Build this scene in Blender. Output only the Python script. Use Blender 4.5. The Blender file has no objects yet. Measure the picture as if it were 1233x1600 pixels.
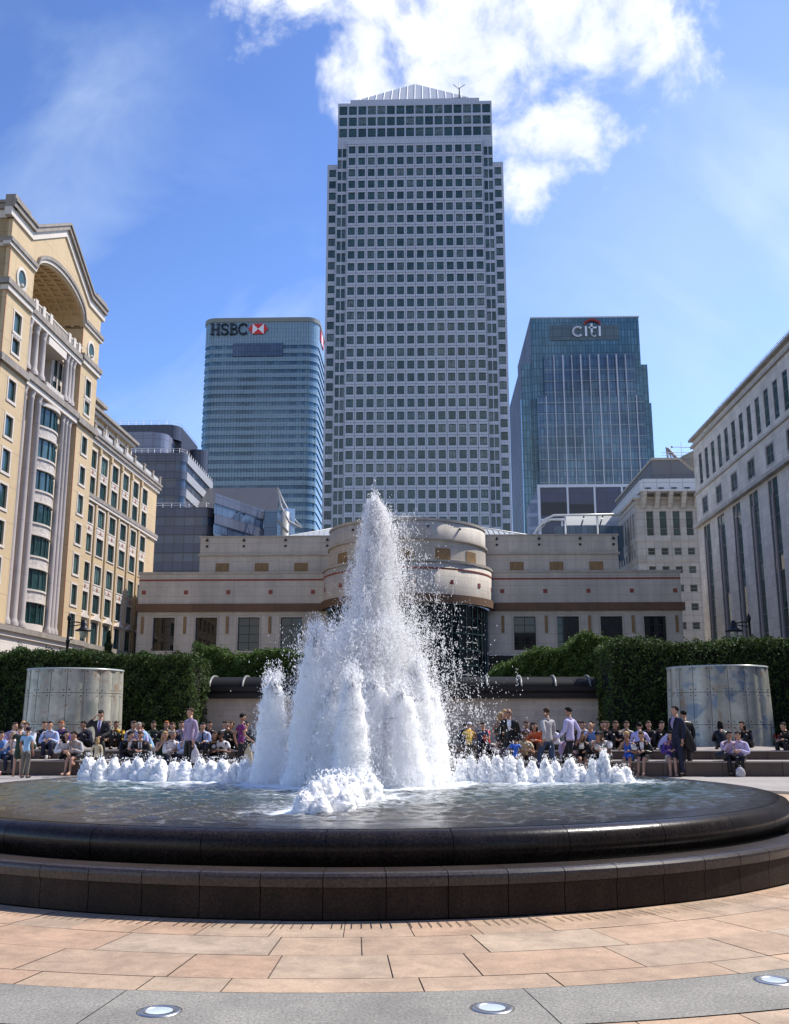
import bpy, bmesh, math, random
import numpy as np
from mathutils import Vector, Matrix
R=math.radians; PI=math.pi
random.seed(7); NR=np.random.RandomState(5)
SC=bpy.context.scene; COL=SC.collection
# ---------------- camera ----------------
EYE=1.42; FPX=1528.0; TH=R(12.15); YAW=R(1.78)
FW=Vector((-math.sin(YAW)*math.cos(TH),math.cos(YAW)*math.cos(TH),math.sin(TH)))
RT=Vector((math.cos(YAW),math.sin(YAW),0)); UP=RT.cross(FW)
cam=bpy.data.cameras.new('camera'); co=bpy.data.objects.new('camera',cam); COL.objects.link(co)
co.matrix_world=Matrix.Translation((0,0,EYE))@Matrix((RT,UP,-FW)).transposed().to_4x4()
cam.sensor_fit='VERTICAL'; cam.angle=2*math.atan(800/FPX); cam.clip_end=6000; cam.clip_start=.05
SC.camera=co
def ray(px,py): return FW*FPX+RT*(px-616.5)-UP*(py-800)
def atY(px,py,Y):
    d=ray(px,py); return Vector((0,0,EYE))+d*(Y/d.y)
def gx(px,Y,py=1150): return atY(px,py,Y).x
# ---------------- sun, sky, exposure ----------------
SUN_EL,SUN_AZ=R(52),R(62)      # azimuth clockwise from +Y
sd=Vector((math.sin(SUN_AZ)*math.cos(SUN_EL),math.cos(SUN_AZ)*math.cos(SUN_EL),math.sin(SUN_EL)))
sl=bpy.data.lights.new('sun','SUN'); sl.energy=4.6; sl.angle=R(.5); sl.color=(1,.95,.87)
so=bpy.data.objects.new('sun',sl); so.rotation_euler=sd.to_track_quat('Z','Y').to_euler(); COL.objects.link(so)
SC.view_settings.view_transform='Standard'; SC.view_settings.look='None'
SC.view_settings.exposure=.36; SC.view_settings.gamma=1; SC.cycles.max_bounces=16; SC.cycles.diffuse_bounces=10; SC.cycles.transmission_bounces=12; SC.cycles.transparent_max_bounces=24
W=bpy.data.worlds.new('World'); SC.world=W; W.use_nodes=True
def world():
    nt=W.node_tree; N=nt.nodes; L=nt.links; N.clear()
    out=N.new('ShaderNodeOutputWorld'); bg=N.new('ShaderNodeBackground'); bg.inputs[1].default_value=.13
    L.new(bg.outputs[0],out.inputs[0])
    sky=N.new('ShaderNodeTexSky'); sky.sky_type='NISHITA'; sky.sun_disc=False
    sky.sun_elevation=SUN_EL; sky.sun_rotation=SUN_AZ; sky.air_density=1.0; sky.dust_density=.35; sky.ozone_density=2.2
    hs=N.new('ShaderNodeHueSaturation'); hs.inputs['Saturation'].default_value=1.0; hs.inputs['Value'].default_value=1.38; L.new(sky.outputs[0],hs.inputs['Color']); tn=N.new('ShaderNodeVectorMath'); tn.operation='MULTIPLY'; tn.inputs[1].default_value=(1.0,.955,1.02); s1=N.new('ShaderNodeVectorMath'); s1.operation='SCALE'; s1.inputs['Scale'].default_value=.16; L.new(hs.outputs[0],s1.inputs[0]); gm=N.new('ShaderNodeGamma'); gm.inputs[1].default_value=1.45; L.new(s1.outputs[0],gm.inputs[0]); s2=N.new('ShaderNodeVectorMath'); s2.operation='SCALE'; s2.inputs['Scale'].default_value=6.0; L.new(gm.outputs[0],s2.inputs[0]); L.new(s2.outputs[0],tn.inputs[0])
    tc=N.new('ShaderNodeTexCoord'); D=tc.outputs['Generated']
    def nz(scale,det,rough=.6,dist=0):
        n=N.new('ShaderNodeTexNoise'); n.inputs['Scale'].default_value=scale; n.inputs['Detail'].default_value=det
        n.inputs['Roughness'].default_value=rough; n.inputs['Distortion'].default_value=dist; L.new(D,n.inputs['Vector']); return n
    def m(op,a,b=0,clamp=False):
        n=N.new('ShaderNodeMath'); n.operation=op; n.use_clamp=clamp
        for i,v in enumerate((a,b)):
            if hasattr(v,'is_output'): L.new(v,n.inputs[i])
            else: n.inputs[i].default_value=v
        return n.outputs[0]
    w=nz(5.5,6,.62); vm=N.new('ShaderNodeVectorMath'); vm.operation='MULTIPLY_ADD'
    L.new(w.outputs['Color'],vm.inputs[0]); vm.inputs[1].default_value=(.16,)*3; 
    v2=N.new('ShaderNodeVectorMath'); v2.operation='SUBTRACT'; L.new(D,v2.inputs[0]); v2.inputs[1].default_value=(.08,)*3
    L.new(v2.outputs[0],vm.inputs[2])
    def blobs(lst):
        acc=None
        for px,py,r in lst:
            d=ray(px,py); rr=r/d.length; dd=d.normalized()
            n=N.new('ShaderNodeVectorMath'); n.operation='DISTANCE'; L.new(vm.outputs[0],n.inputs[0]); n.inputs[1].default_value=dd
            v=m('SUBTRACT',1,m('DIVIDE',n.outputs['Value'],rr))
            acc=v if acc is None else m('MAXIMUM',acc,v)
        return acc
    big=blobs([(415,-30,75),(470,10,75),(600,-10,120),(600,110,90),(690,60,140),(790,70,130),(870,20,120),(940,60,75),(1030,40,90),(1030,95,55),(990,-40,110),(720,-60,150),
               (765,200,45),(880,212,85),(850,285,52),(915,262,50),(955,205,52)]); back=None
    for dx,el,r in ((-.55,.26,.20),(-.2,.23,.22),(.12,.25,.20),(.45,.28,.24),(-.9,.3,.25)):  # unseen clouds added behind the camera for the glass towers to reflect
        n=N.new('ShaderNodeVectorMath'); n.operation='DISTANCE'; L.new(vm.outputs[0],n.inputs[0]); n.inputs[1].default_value=Vector((dx,-1,el)).normalized(); v=m('SUBTRACT',1,m('DIVIDE',n.outputs['Value'],r)); big=m('MAXIMUM',big,v)
    det=nz(13,11,.62,.25)
    den=m('ADD',m('MULTIPLY',big,1.15),m('MULTIPLY',m('SUBTRACT',det.outputs[0],.485),3.9))
    mask=m('MULTIPLY',den,1.5,True); mask=m('SMOOTH_MIN',mask,1.0) if False else mask
    mm=N.new('ShaderNodeMapRange'); mm.interpolation_type='SMOOTHSTEP'; L.new(den,mm.inputs[0]); mm.inputs[1].default_value=-.12; mm.inputs[2].default_value=1.1
    # thin high veil: streaky wisps
    mp=N.new('ShaderNodeMapping'); mp.inputs['Rotation'].default_value=(.2,.7,.5); mp.inputs['Scale'].default_value=(1.6,6,1.6); L.new(D,mp.inputs[0])
    wn=N.new('ShaderNodeTexNoise'); wn.inputs['Scale'].default_value=1.7; wn.inputs['Detail'].default_value=7; wn.inputs['Roughness'].default_value=.55; wn.inputs['Distortion'].default_value=.5; L.new(mp.outputs[0],wn.inputs['Vector'])
    veil=blobs([(150,380,360),(1120,330,420),(230,640,240),(400,480,200),(120,150,260)])
    vmask=m('MULTIPLY',m('MULTIPLY',m('MAXIMUM',veil,0),m('MULTIPLY',m('SUBTRACT',wn.outputs[0],.45),4.0,True)),.6,True)
    rv=m('MULTIPLY',m('MAXIMUM',blobs([(1080,420,560)]),0),.38)
    tot=m('ADD',vmask,rv,True)
    mx=N.new('ShaderNodeMix'); mx.data_type='RGBA'; L.new(tot,mx.inputs[0]); L.new(tn.outputs[0],mx.inputs[6]); mx.inputs[7].default_value=(4.6,5.6,6.9,1)
    # cloud body, thicker parts brighter with soft grey folds
    fold=nz(7,5,.5); mf=N.new('ShaderNodeMapRange'); L.new(fold.outputs[0],mf.inputs[0]); mf.inputs[1].default_value=.35; mf.inputs[2].default_value=.6; mf.inputs[3].default_value=.0; mf.inputs[4].default_value=1
    cc=N.new('ShaderNodeMix'); cc.data_type='RGBA'; L.new(mf.outputs[0],cc.inputs[0]); cc.inputs[6].default_value=(5.5,5.9,6.5,1); cc.inputs[7].default_value=(7.6,7.7,7.9,1)
    m2=N.new('ShaderNodeMix'); m2.data_type='RGBA'; L.new(mm.outputs[0],m2.inputs[0]); L.new(mx.outputs[2],m2.inputs[6]); L.new(cc.outputs[2],m2.inputs[7])
    L.new(m2.outputs[2],bg.inputs[0])
world()
# ---------------- materials ----------------
MC={}
def mat(name,col,rough=.6,metal=0.,spec=.5,noise=None,brick=None,bump=None,trans=0,coat=0,noise2=None,stain=None,rand=0,uvnoise=False):
    """procedural Principled material. noise=(scale,amount); brick=(w,h,mortar,dark,offset,vary) in UV metres"""
    if name in MC: return MC[name]
    M=bpy.data.materials.new(name); MC[name]=M; M.use_nodes=True; nt=M.node_tree; N=nt.nodes; L=nt.links
    P=N['Principled BSDF']; P.inputs['Roughness'].default_value=rough; P.inputs['Metallic'].default_value=metal
    P.inputs['Specular IOR Level'].default_value=spec
    if coat: P.inputs['Coat Weight'].default_value=coat; P.inputs['Coat Roughness'].default_value=.05
    tc=N.new('ShaderNodeTexCoord'); cur=None
    def rgb(c):
        n=N.new('ShaderNodeRGB'); n.outputs[0].default_value=(*c,1); return n.outputs[0]
    cur=rgb(col)
    def mul(a,fac_out,lo,hi):
        mr=N.new('ShaderNodeMapRange'); L.new(fac_out,mr.inputs[0]); mr.inputs[1].default_value=.3; mr.inputs[2].default_value=.7; mr.inputs[3].default_value=lo; mr.inputs[4].default_value=hi
        v=N.new('ShaderNodeVectorMath'); v.operation='SCALE'; L.new(a,v.inputs[0]); L.new(mr.outputs[0],v.inputs['Scale']); return v.outputs[0]
    hgt=None
    for nn in (noise,noise2):
        if nn:
            n=N.new('ShaderNodeTexNoise'); n.inputs['Scale'].default_value=nn[0]; n.inputs['Detail'].default_value=6; n.inputs['Roughness'].default_value=.6
            L.new(tc.outputs['Object'],n.inputs['Vector']); cur=mul(cur,n.outputs[0],1-nn[1],1+nn[1]); hgt=n.outputs[0]
    if stain:   # vertical weather streaks (scale, amount)
        mp=N.new('ShaderNodeMapping'); mp.inputs['Scale'].default_value=(1,1,.12); L.new(tc.outputs['Object'],mp.inputs[0])
        n=N.new('ShaderNodeTexNoise'); n.inputs['Scale'].default_value=stain[0]; n.inputs['Detail'].default_value=5; L.new(mp.outputs[0],n.inputs['Vector']); cur=mul(cur,n.outputs[0],1-stain[1],1+stain[1]*.5)
    if rand:
        g=N.new('ShaderNodeNewGeometry'); cur=mul(cur,g.outputs['Random Per Island'],1-rand,1+rand)
    if brick:
        w,h,mo,dk,off,vary=brick
        b=N.new('ShaderNodeTexBrick'); L.new(tc.outputs['UV'],b.inputs['Vector']); b.offset=off; b.inputs['Scale'].default_value=1
        b.inputs['Brick Width'].default_value=w; b.inputs['Row Height'].default_value=h; b.inputs['Mortar Size'].default_value=mo; b.inputs['Mortar Smooth'].default_value=.1
        b.inputs['Color1'].default_value=(1-vary,)*3+(1,); b.inputs['Color2'].default_value=(1+vary,)*3+(1,); b.inputs['Mortar'].default_value=(dk,)*3+(1,)
        v=N.new('ShaderNodeVectorMath'); v.operation='MULTIPLY'; L.new(cur,v.inputs[0]); L.new(b.outputs[0],v.inputs[1]); cur=v.outputs[0]
    L.new(cur,P.inputs['Base Color'])
    if bump:
        n=N.new('ShaderNodeTexNoise'); n.inputs['Scale'].default_value=bump[0]; n.inputs['Detail'].default_value=5; L.new(tc.outputs['Object'],n.inputs['Vector'])
        bp=N.new('ShaderNodeBump'); bp.inputs['Strength'].default_value=bump[1]; bp.inputs['Distance'].default_value=bump[2] if len(bump)>2 else .02
        L.new(n.outputs[0],bp.inputs['Height']); L.new(bp.outputs[0],P.inputs['Normal'])
    if trans:
        t=N.new('ShaderNodeBsdfTranslucent'); L.new(cur,t.inputs[0]); mx=N.new('ShaderNodeMixShader'); mx.inputs[0].default_value=trans
        L.new(P.outputs[0],mx.inputs[1]); L.new(t.outputs[0],mx.inputs[2]); L.new(mx.outputs[0],N['Material Output'].inputs[0])
    return M
def glassmat(name,dark,light,frac=.25,rough=.06,spec=.8,wave=.0,seed=0):
    """window glass: each pane its own depth of tint / blind"""
    if name in MC: return MC[name]
    M=bpy.data.materials.new(name); MC[name]=M; M.use_nodes=True; nt=M.node_tree; N=nt.nodes; L=nt.links; P=N['Principled BSDF']
    P.inputs['Roughness'].default_value=rough; P.inputs['Specular IOR Level'].default_value=spec
    g=N.new('ShaderNodeNewGeometry'); o=N.new('ShaderNodeObjectInfo')
    a=N.new('ShaderNodeMath'); a.operation='ADD'; L.new(g.outputs['Random Per Island'],a.inputs[0]); L.new(o.outputs['Random'],a.inputs[1])
    f=N.new('ShaderNodeMath'); f.operation='FRACT'; L.new(a.outputs[0],f.inputs[0])
    r=N.new('ShaderNodeValToRGB'); L.new(f.outputs[0],r.inputs[0]); e=r.color_ramp.elements
    e[0].color=(*dark,1); e[0].position=0; e[1].color=(*[d*1.6+.004 for d in dark],1); e[1].position=1-frac
    x=r.color_ramp.elements.new(1); x.color=(*light,1)
    tc=N.new('ShaderNodeTexCoord'); n=N.new('ShaderNodeTexNoise'); n.inputs['Scale'].default_value=.9; n.inputs['Detail'].default_value=4; L.new(tc.outputs['Object'],n.inputs['Vector'])
    mr=N.new('ShaderNodeMapRange'); L.new(n.outputs[0],mr.inputs[0]); mr.inputs[1].default_value=.3; mr.inputs[2].default_value=.7; mr.inputs[3].default_value=.6; mr.inputs[4].default_value=1.4
    v=N.new('ShaderNodeVectorMath'); v.operation='SCALE'; L.new(r.outputs[0],v.inputs[0]); L.new(mr.outputs[0],v.inputs['Scale']); L.new(v.outputs[0],P.inputs['Base Color'])
    if wave:
        n2=N.new('ShaderNodeTexNoise'); n2.inputs['Scale'].default_value=.5; L.new(tc.outputs['Object'],n2.inputs['Vector'])
        b=N.new('ShaderNodeBump'); b.inputs['Strength'].default_value=wave; b.inputs['Distance'].default_value=.1; L.new(n2.outputs[0],b.inputs['Height']); L.new(b.outputs[0],P.inputs['Normal'])
    return M
# ---------------- mesh building ----------------
ORG={}
def org(p): return ORG.get(p.name,Vector((0,0,0))) if p else Vector((0,0,0))
class MB:
    def __init__(s): s.v=[]; s.f=[]; s.m=[]; s.uv=[]; s.sm=[]
    def poly(s,pts,m=0,uv=None,smooth=False):
        i=len(s.v); s.v+= [tuple(p) for p in pts]; s.f.append(tuple(range(i,i+len(pts)))); s.m.append(m); s.uv.append(uv); s.sm.append(smooth)
    def box(s,x0,x1,y0,y1,z0,z1,m=0):
        s.hexa([(x0,y0,z0),(x1,y0,z0),(x1,y1,z0),(x0,y1,z0),(x0,y0,z1),(x1,y0,z1),(x1,y1,z1),(x0,y1,z1)],m)
    def hexa(s,p,m=0):
        i=len(s.v); s.v+=[tuple(q) for q in p]
        for q in ((3,2,1,0),(4,5,6,7),(0,1,5,4),(1,2,6,5),(2,3,7,6),(3,0,4,7)):
            s.f.append(tuple(i+a for a in q)); s.m.append(m); s.uv.append(None); s.sm.append(False)
    def fbox(s,fr,s0,s1,z0,z1,d0,d1,m=0):
        P=fr.P; s.hexa([P(s0,z0,d1),P(s1,z0,d1),P(s1,z0,d0),P(s0,z0,d0),P(s0,z1,d1),P(s1,z1,d1),P(s1,z1,d0),P(s0,z1,d0)],m)
    def prism(s,poly,z0,z1,m=0,cap=True):
        n=len(poly)
        for i in range(n):
            a,b=poly[i],poly[(i+1)%n]; s.poly([(a[0],a[1],z0),(b[0],b[1],z0),(b[0],b[1],z1),(a[0],a[1],z1)],m)
        if cap: s.poly([(p[0],p[1],z1) for p in poly],m); s.poly([(p[0],p[1],z0) for p in poly][::-1],m)
    def grid(s,rows,m=0,smooth=True,closed=False,uvs=None):
        i=len(s.v); n=len(rows[0])
        for r in rows: s.v+=[tuple(p) for p in r]
        for a in range(len(rows)-1):
            for b in range(n if closed else n-1):
                c=(b+1)%n
                s.f.append((i+a*n+b,i+a*n+c,i+(a+1)*n+c,i+(a+1)*n+b)); s.m.append(m); s.sm.append(smooth)
                s.uv.append([uvs(a,b),uvs(a,b+1),uvs(a+1,b+1),uvs(a+1,b)] if uvs else None)
    def lathe(s,prof,c=(0,0),a0=0,a1=2*PI,n=32,m=0,smooth=True,uR=None):
        full=abs(a1-a0-2*PI)<1e-6; k=n if full else n+1
        rows=[[(c[0]+r*math.cos(a0+(a1-a0)*j/n),c[1]+r*math.sin(a0+(a1-a0)*j/n),z) for j in range(k)] for r,z in prof]
        L=[0]
        for q in range(1,len(prof)): L.append(L[-1]+math.hypot(prof[q][0]-prof[q-1][0],prof[q][1]-prof[q-1][1]))
        RR=uR or prof[0][0]
        s.grid(rows,m,smooth,full,uvs=lambda a,b:((a0+(a1-a0)*b/n)*RR,prof[a][1]))
    def tube(s,pts,rad,n=6,m=0,cap=True):
        pts=[Vector(p) for p in pts]; rad=rad if isinstance(rad,(list,tuple)) else [rad]*len(pts); rows=[]
        for i,p in enumerate(pts):
            t=(pts[min(i+1,len(pts)-1)]-pts[max(i-1,0)]).normalized(); a=t.cross(Vector((0,0,1)) if abs(t.z)<.9 else Vector((1,0,0))).normalized(); b=t.cross(a)
            rows.append([p+(a*math.cos(2*PI*k/n)+b*math.sin(2*PI*k/n))*rad[i] for k in range(n)])
        i0=len(s.v); s.grid(rows,m,True,True)
        if cap: s.f+= [tuple(i0+k for k in range(n)),tuple(i0+(len(pts)-1)*n+k for k in range(n))]; s.m+=[m,m]; s.uv+=[None,None]; s.sm+=[False,False]
    def ball(s,c,r,m=0,nu=10,nv=7,M=None):
        r=r if isinstance(r,(list,tuple)) else (r,r,r); rows=[]
        for i in range(nv+1):
            th=PI*i/nv; row=[]
            for j in range(nu):
                a=2*PI*j/nu; p=Vector((r[0]*math.sin(th)*math.cos(a),r[1]*math.sin(th)*math.sin(a),r[2]*math.cos(th)))
                if M: p=M@p
                row.append(Vector(c)+p)
            rows.append(row)
        s.grid(rows,m,True,True)
    def build(s,name,mats,parent=None,loc=None,uv=True):
        o0=org(parent); L=Vector(loc) if loc is not None else Vector((0,0,0))
        me=bpy.data.meshes.new(name); base=o0+L
        if s.v:
            a=np.array(s.v,dtype=float)-np.array(base); me.from_pydata(a.tolist(),[],s.f)
            me.polygons.foreach_set('material_index',s.m); me.polygons.foreach_set('use_smooth',s.sm)
        if uv and s.v:
            ul=me.uv_layers.new(name='UVMap'); V=s.v; out=[]
            for f,u in zip(s.f,s.uv):
                if u: out+=[c for q in u for c in q]
                else:
                    p=[V[i] for i in f[:3]]; e1=[p[1][k]-p[0][k] for k in range(3)]; e2=[p[2][k]-p[0][k] for k in range(3)]
                    nx=e1[1]*e2[2]-e1[2]*e2[1]; ny=e1[2]*e2[0]-e1[0]*e2[2]; nz=e1[0]*e2[1]-e1[1]*e2[0]
                    h=math.hypot(nx,ny)
                    if h<=abs(nz)+1e-12: out+=[c for i in f for c in (V[i][0],V[i][1])]
                    else:
                        tx,ty=-ny/h,nx/h
                        if abs(tx)>abs(ty):
                            if tx<0: tx,ty=-tx,-ty
                        elif ty<0: tx,ty=-tx,-ty
                        out+=[c for i in f for c in (V[i][0]*tx+V[i][1]*ty,V[i][2])]
            ul.data.foreach_set('uv',out)
        for m in (mats if isinstance(mats,(list,tuple)) else [mats]): me.materials.append(m)
        me.update(); ob=bpy.data.objects.new(name,me); COL.objects.link(ob); ob.location=L
        if parent: ob.parent=parent
        ORG[ob.name]=base; return ob
def thing(name,label,cat,loc=(0,0,0),group=None):
    o=bpy.data.objects.new(name,None); COL.objects.link(o); o.location=loc; o.empty_display_size=.2
    ORG[o.name]=Vector(loc); return tag(o,label,cat,group)
def tag(o,label,cat,group=None,kind=None):
    if label: o['label']=label
    if cat: o['category']=cat
    if group: o['group']=group
    if kind: o['kind']=kind
    return o
def struct(o): o['kind']='structure'; return o
class Fr:
    """facade frame: s along the wall, z up, d outward; optional scale about the eye height"""
    def __init__(f,O,u,n,k=1.): f.O=Vector((O[0],O[1],0)); f.u=Vector((u[0],u[1],0)).normalized(); f.n=Vector((n[0],n[1],0)).normalized(); f.k=k
    def P(f,s,z,d=0):
        p=f.O+f.u*(s*f.k)+f.n*(d*f.k); return Vector((p.x,p.y,EYE+(z-EYE)*f.k if f.k!=1 else z))
    def ang(f): return math.atan2(f.n.x,-f.n.y)
def wall_holes(mb,fr,s0,s1,z0,z1,holes,depth=.3,d=0,m=0,mr=None,back=None):
    mr=m if mr is None else mr; holes=[h for h in holes if h[0]<s1 and h[1]>s0 and h[2]<z1 and h[3]>z0]
    S=sorted({s0,s1}|{round(min(max(h[i],s0),s1),4) for h in holes for i in (0,1)}); Z=sorted({z0,z1}|{round(min(max(h[i],z0),z1),4) for h in holes for i in (2,3)})
    S=[round(a,4) for a in S]; k=fr.k
    for j in range(len(Z)-1):
        zc=(Z[j]+Z[j+1])/2; hz=[h for h in holes if h[2]<zc<h[3]]; run=None
        for i in range(len(S)-1):
            sc=(S[i]+S[i+1])/2
            inside=any(h[0]<sc<h[1] for h in hz)
            if inside:
                if run is not None: _q(mb,fr,run,S[i],Z[j],Z[j+1],d,m); run=None
            elif run is None: run=S[i]
        if run is not None: _q(mb,fr,run,S[-1],Z[j],Z[j+1],d,m)
    for a,b,c,e in [h[:4] for h in holes]:
        P=fr.P
        for q in ([(a,c),(a,e)],[(b,e),(b,c)],[(a,e),(b,e)],[(b,c),(a,c)]):
            (p0,p1)=q; mb.poly([P(*p0,d),P(*p1,d),P(*p1,d-depth),P(*p0,d-depth)],mr)
        if back is not None: mb.poly([P(a,c,d-depth),P(b,c,d-depth),P(b,e,d-depth),P(a,e,d-depth)],back)
def _q(mb,fr,a,b,c,e,d,m): mb.poly([fr.P(a,c,d),fr.P(b,c,d),fr.P(b,e,d),fr.P(a,e,d)],m,uv=[(a*fr.k,c*fr.k),(b*fr.k,c*fr.k),(b*fr.k,e*fr.k),(a*fr.k,e*fr.k)])
def win_geo(mb,M,w,h,nx,nz,ft=.06,fd=.08,bars=None,tint=0):
    """window in local coords (x right, -y outward, z up from sill), M places it"""
    def b(x0,x1,z0,z1,y0,y1,m): mb.hexa([M@Vector(p) for p in ((x0,y0,z0),(x1,y0,z0),(x1,y1,z0),(x0,y1,z0),(x0,y0,z1),(x1,y0,z1),(x1,y1,z1),(x0,y1,z1))],m)
    x0,x1=-w/2,w/2
    b(x0,x0+ft,0,h,-fd,0,0); b(x1-ft,x1,0,h,-fd,0,0); b(x0+ft,x1-ft,0,ft,-fd,0,0); b(x0+ft,x1-ft,h-ft,h,-fd,0,0)
    for i in range(1,nx): x=x0+w*i/nx; b(x-ft*.4,x+ft*.4,ft,h-ft,-fd*.8,0,0)
    for z in (bars if bars is not None else [j/nz for j in range(1,nz)]): b(x0+ft,x1-ft,h*z-ft*.4,h*z+ft*.4,-fd*.7,0,0)
    y=-.01
    mb.poly([M@Vector(p) for p in ((x0,y,0),(x1,y,0),(x1,y,h),(x0,y,h))],1)
CAMP=Vector((0,0,EYE))
def add_windows(parent,lst,mats,name='window',cap=100,ft=.06,fd=.08,label=None):
    """lst: (centre-sill point, angle, w, h, nx, nz, bars). nearest `cap` are objects, rest one stuff part"""
    lst=sorted(lst,key=lambda t:(t[0]-CAMP).length/(t[2]*t[3])**.5); cache={}
    for (p,a,w,h,nx,nz,bars) in lst[:cap]:
        key=(round(w,2),round(h,2),nx,nz,str(bars))
        if key not in cache:
            mb=MB(); win_geo(mb,Matrix.Identity(4),w,h,nx,nz,ft,fd,bars)
            o=mb.build(name,mats,None); cache[key]=o.data; COL.objects.unlink(o); bpy.data.objects.remove(o)
        o=bpy.data.objects.new(name,cache[key]); COL.objects.link(o); o.parent=parent; o.location=p-org(parent); o.rotation_euler=(0,0,a)
    if len(lst)>cap:
        mb=MB()
        for (p,a,w,h,nx,nz,bars) in lst[cap:]: win_geo(mb,Matrix.Translation(p)@Matrix.Rotation(a,4,'Z'),w,h,nx,nz,ft,fd,bars)
        mb.build(name,mats,parent)['kind']='stuff'
def hole_windows(fr,holes,depth,d=0,nx=1,nz=1,bars=None):
    k=fr.k; return [(fr.P((a+b)/2,c,d-depth+.02),fr.ang(),(b-a)*k,(e-c)*k,nx,nz,bars) for a,b,c,e in [h[:4] for h in holes]]
# ================= materials used =================
M_steel=mat('tower_cladding',(.445,.468,.53),.42,.2,.5,noise=(.08,.05),brick=(1.19,1.175,.05,.72,0,.03))
M_steel_trim=mat('pale_metal',(.45,.46,.5),.4,.3)
M_dark=mat('dark_metal',(.025,.025,.028),.4,.5)
M_dkgreen=mat('window_frame_green',(.03,.075,.075),.4)
M_wstone=mat('pale_limestone',(.53,.475,.40),.8,noise=(.25,.10),noise2=(3,.06),brick=(2.96,1.33,.03,.72,0,.03),stain=(.9,.14))
M_wstone_plain=mat('limestone_coping',(.45,.40,.335),.8,noise=(.4,.12),stain=(1.2,.15))
M_brown=mat('brown_sandstone',(.15,.082,.046),.75,noise=(.5,.15),brick=(1.4,1.1,.03,.7,0,.08))
M_red=mat('red_stone',(.26,.065,.045),.7,noise=(1,.12))
M_timber=mat('oak_panel',(.27,.165,.07),.65,noise=(1.4,.15),stain=(7,.3))
M_ochre=mat('ochre_stone',(.53,.39,.22),.8,noise=(.12,.08),noise2=(2.5,.05),brick=(4.3,3.66,.035,.68,0,.03))
M_cream=mat('cream_stone',(.60,.53,.45),.75,noise=(.5,.07),noise2=(5,.05))
M_creamb=mat('cream_stone_courses',(.62,.55,.48),.75,noise=(.5,.07),brick=(1.9,.9,.03,.75,.5,.02))
M_ledge=mat('weathered_cornice',(.27,.23,.19),.8,noise=(.7,.15),stain=(1.5,.2))
M_carve=mat('carved_panel',(.52,.46,.40),.8,noise=(2.2,.22),noise2=(6,.22),bump=(5,1.,.06))
M_greym=mat('grey_marble',(.58,.545,.49),.7,noise=(.3,.14),noise2=(1.6,.08),brick=(1.9,1.25,.03,.72,.5,.09),stain=(.8,.12))
M_greym2=mat('pale_marble',(.40,.375,.34),.7,noise=(.3,.14),brick=(1.5,1.3,.05,.65,0,.10))
M_lilac=mat('lilac_metal',(.25,.22,.235),.5,.2)
M_lead=mat('lead_roof',(.12,.115,.12),.6,.2,noise=(.3,.1),brick=(4,30,.06,.7,0,.03))
M_roof=mat('ribbed_roof',(.52,.53,.52),.45,.3,brick=(.75,50,.08,.55,0,.02))
G_tower=glassmat('tower_glass',(.027,.058,.062),(.13,.17,.175),.32,.12,.6)
G_yel=glassmat('green_tinted_glass',(.012,.035,.035),(.10,.17,.16),.3,.08,.6)
G_white=glassmat('dark_window_glass',(.004,.005,.005),(.007,.008,.008),.1,.03,.5)
G_right=glassmat('dark_green_glass',(.012,.035,.033),(.045,.08,.08),.3,.05,.5)  # darker green glass for the two marble buildings
# ================= ground =================
def ring(mb,c,r0,r1,z,a0,a1,n,m=0):
    mb.grid([[(c[0]+r*math.cos(a0+(a1-a0)*j/n),c[1]+r*math.sin(a0+(a1-a0)*j/n),z) for j in range(n+1)] for r in (r0,r1)],m,False)
FC=(-.88,13.12)
M_plaza=mat('plaza_paving',(.33,.30,.275),.8,noise=(.6,.1),noise2=(12,.05),brick=(1.1,.6,.012,.5,.5,.07))
M_far=mat('city_ground',(.16,.15,.14),.9,noise=(.05,.1))
mb=MB(); mb.poly([(-3000,-3000,-.05),(3000,-3000,-.05),(3000,3000,-.05),(-3000,3000,-.05)]); struct(mb.build('ground',M_far))
mb=MB(); mb.poly([(-40,-40,0),(42,-40,0),(42,60,0),(-40,60,0)]); struct(mb.build('plaza',M_plaza))
M_joint=mat('joint_sand',(.07,.055,.045),.9)
def stonemat(name,cols,rough=.75):
    M=mat(name,(1,1,1),rough,bump=(60,.25,.002)); nt=M.node_tree; N=nt.nodes; L=nt.links; P=N['Principled BSDF']
    g=N.new('ShaderNodeNewGeometry'); r=N.new('ShaderNodeValToRGB'); L.new(g.outputs['Random Per Island'],r.inputs[0]); e=r.color_ramp.elements
    e[0].color=(*cols[0],1); e[1].color=(*cols[-1],1)
    for i,c in enumerate(cols[1:-1]): x=e.new((i+1)/(len(cols)-1)); x.color=(*c,1)
    tc=N.new('ShaderNodeTexCoord'); cur=r.outputs[0]
    for sc,lo,hi,tint in ((230,.90,1.10,(1,1,1)),(1.7,.82,1.16,(1,.93,.84)),(8,.86,1.12,(1,.97,.93)),(70,.86,1.12,(1,1,1))):
        n=N.new('ShaderNodeTexNoise'); n.inputs['Scale'].default_value=sc; n.inputs['Detail'].default_value=6; n.inputs['Distortion'].default_value=.6; L.new(tc.outputs['Object'],n.inputs['Vector'])
        mr=N.new('ShaderNodeMapRange'); L.new(n.outputs[0],mr.inputs[0]); mr.inputs[1].default_value=.32; mr.inputs[2].default_value=.68; mr.inputs[3].default_value=lo; mr.inputs[4].default_value=hi
        v=N.new('ShaderNodeVectorMath'); v.operation='SCALE'; L.new(cur,v.inputs[0]); L.new(mr.outputs[0],v.inputs['Scale']); cur=v.outputs[0]
    L.new(cur,P.inputs['Base Color']); return M
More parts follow.
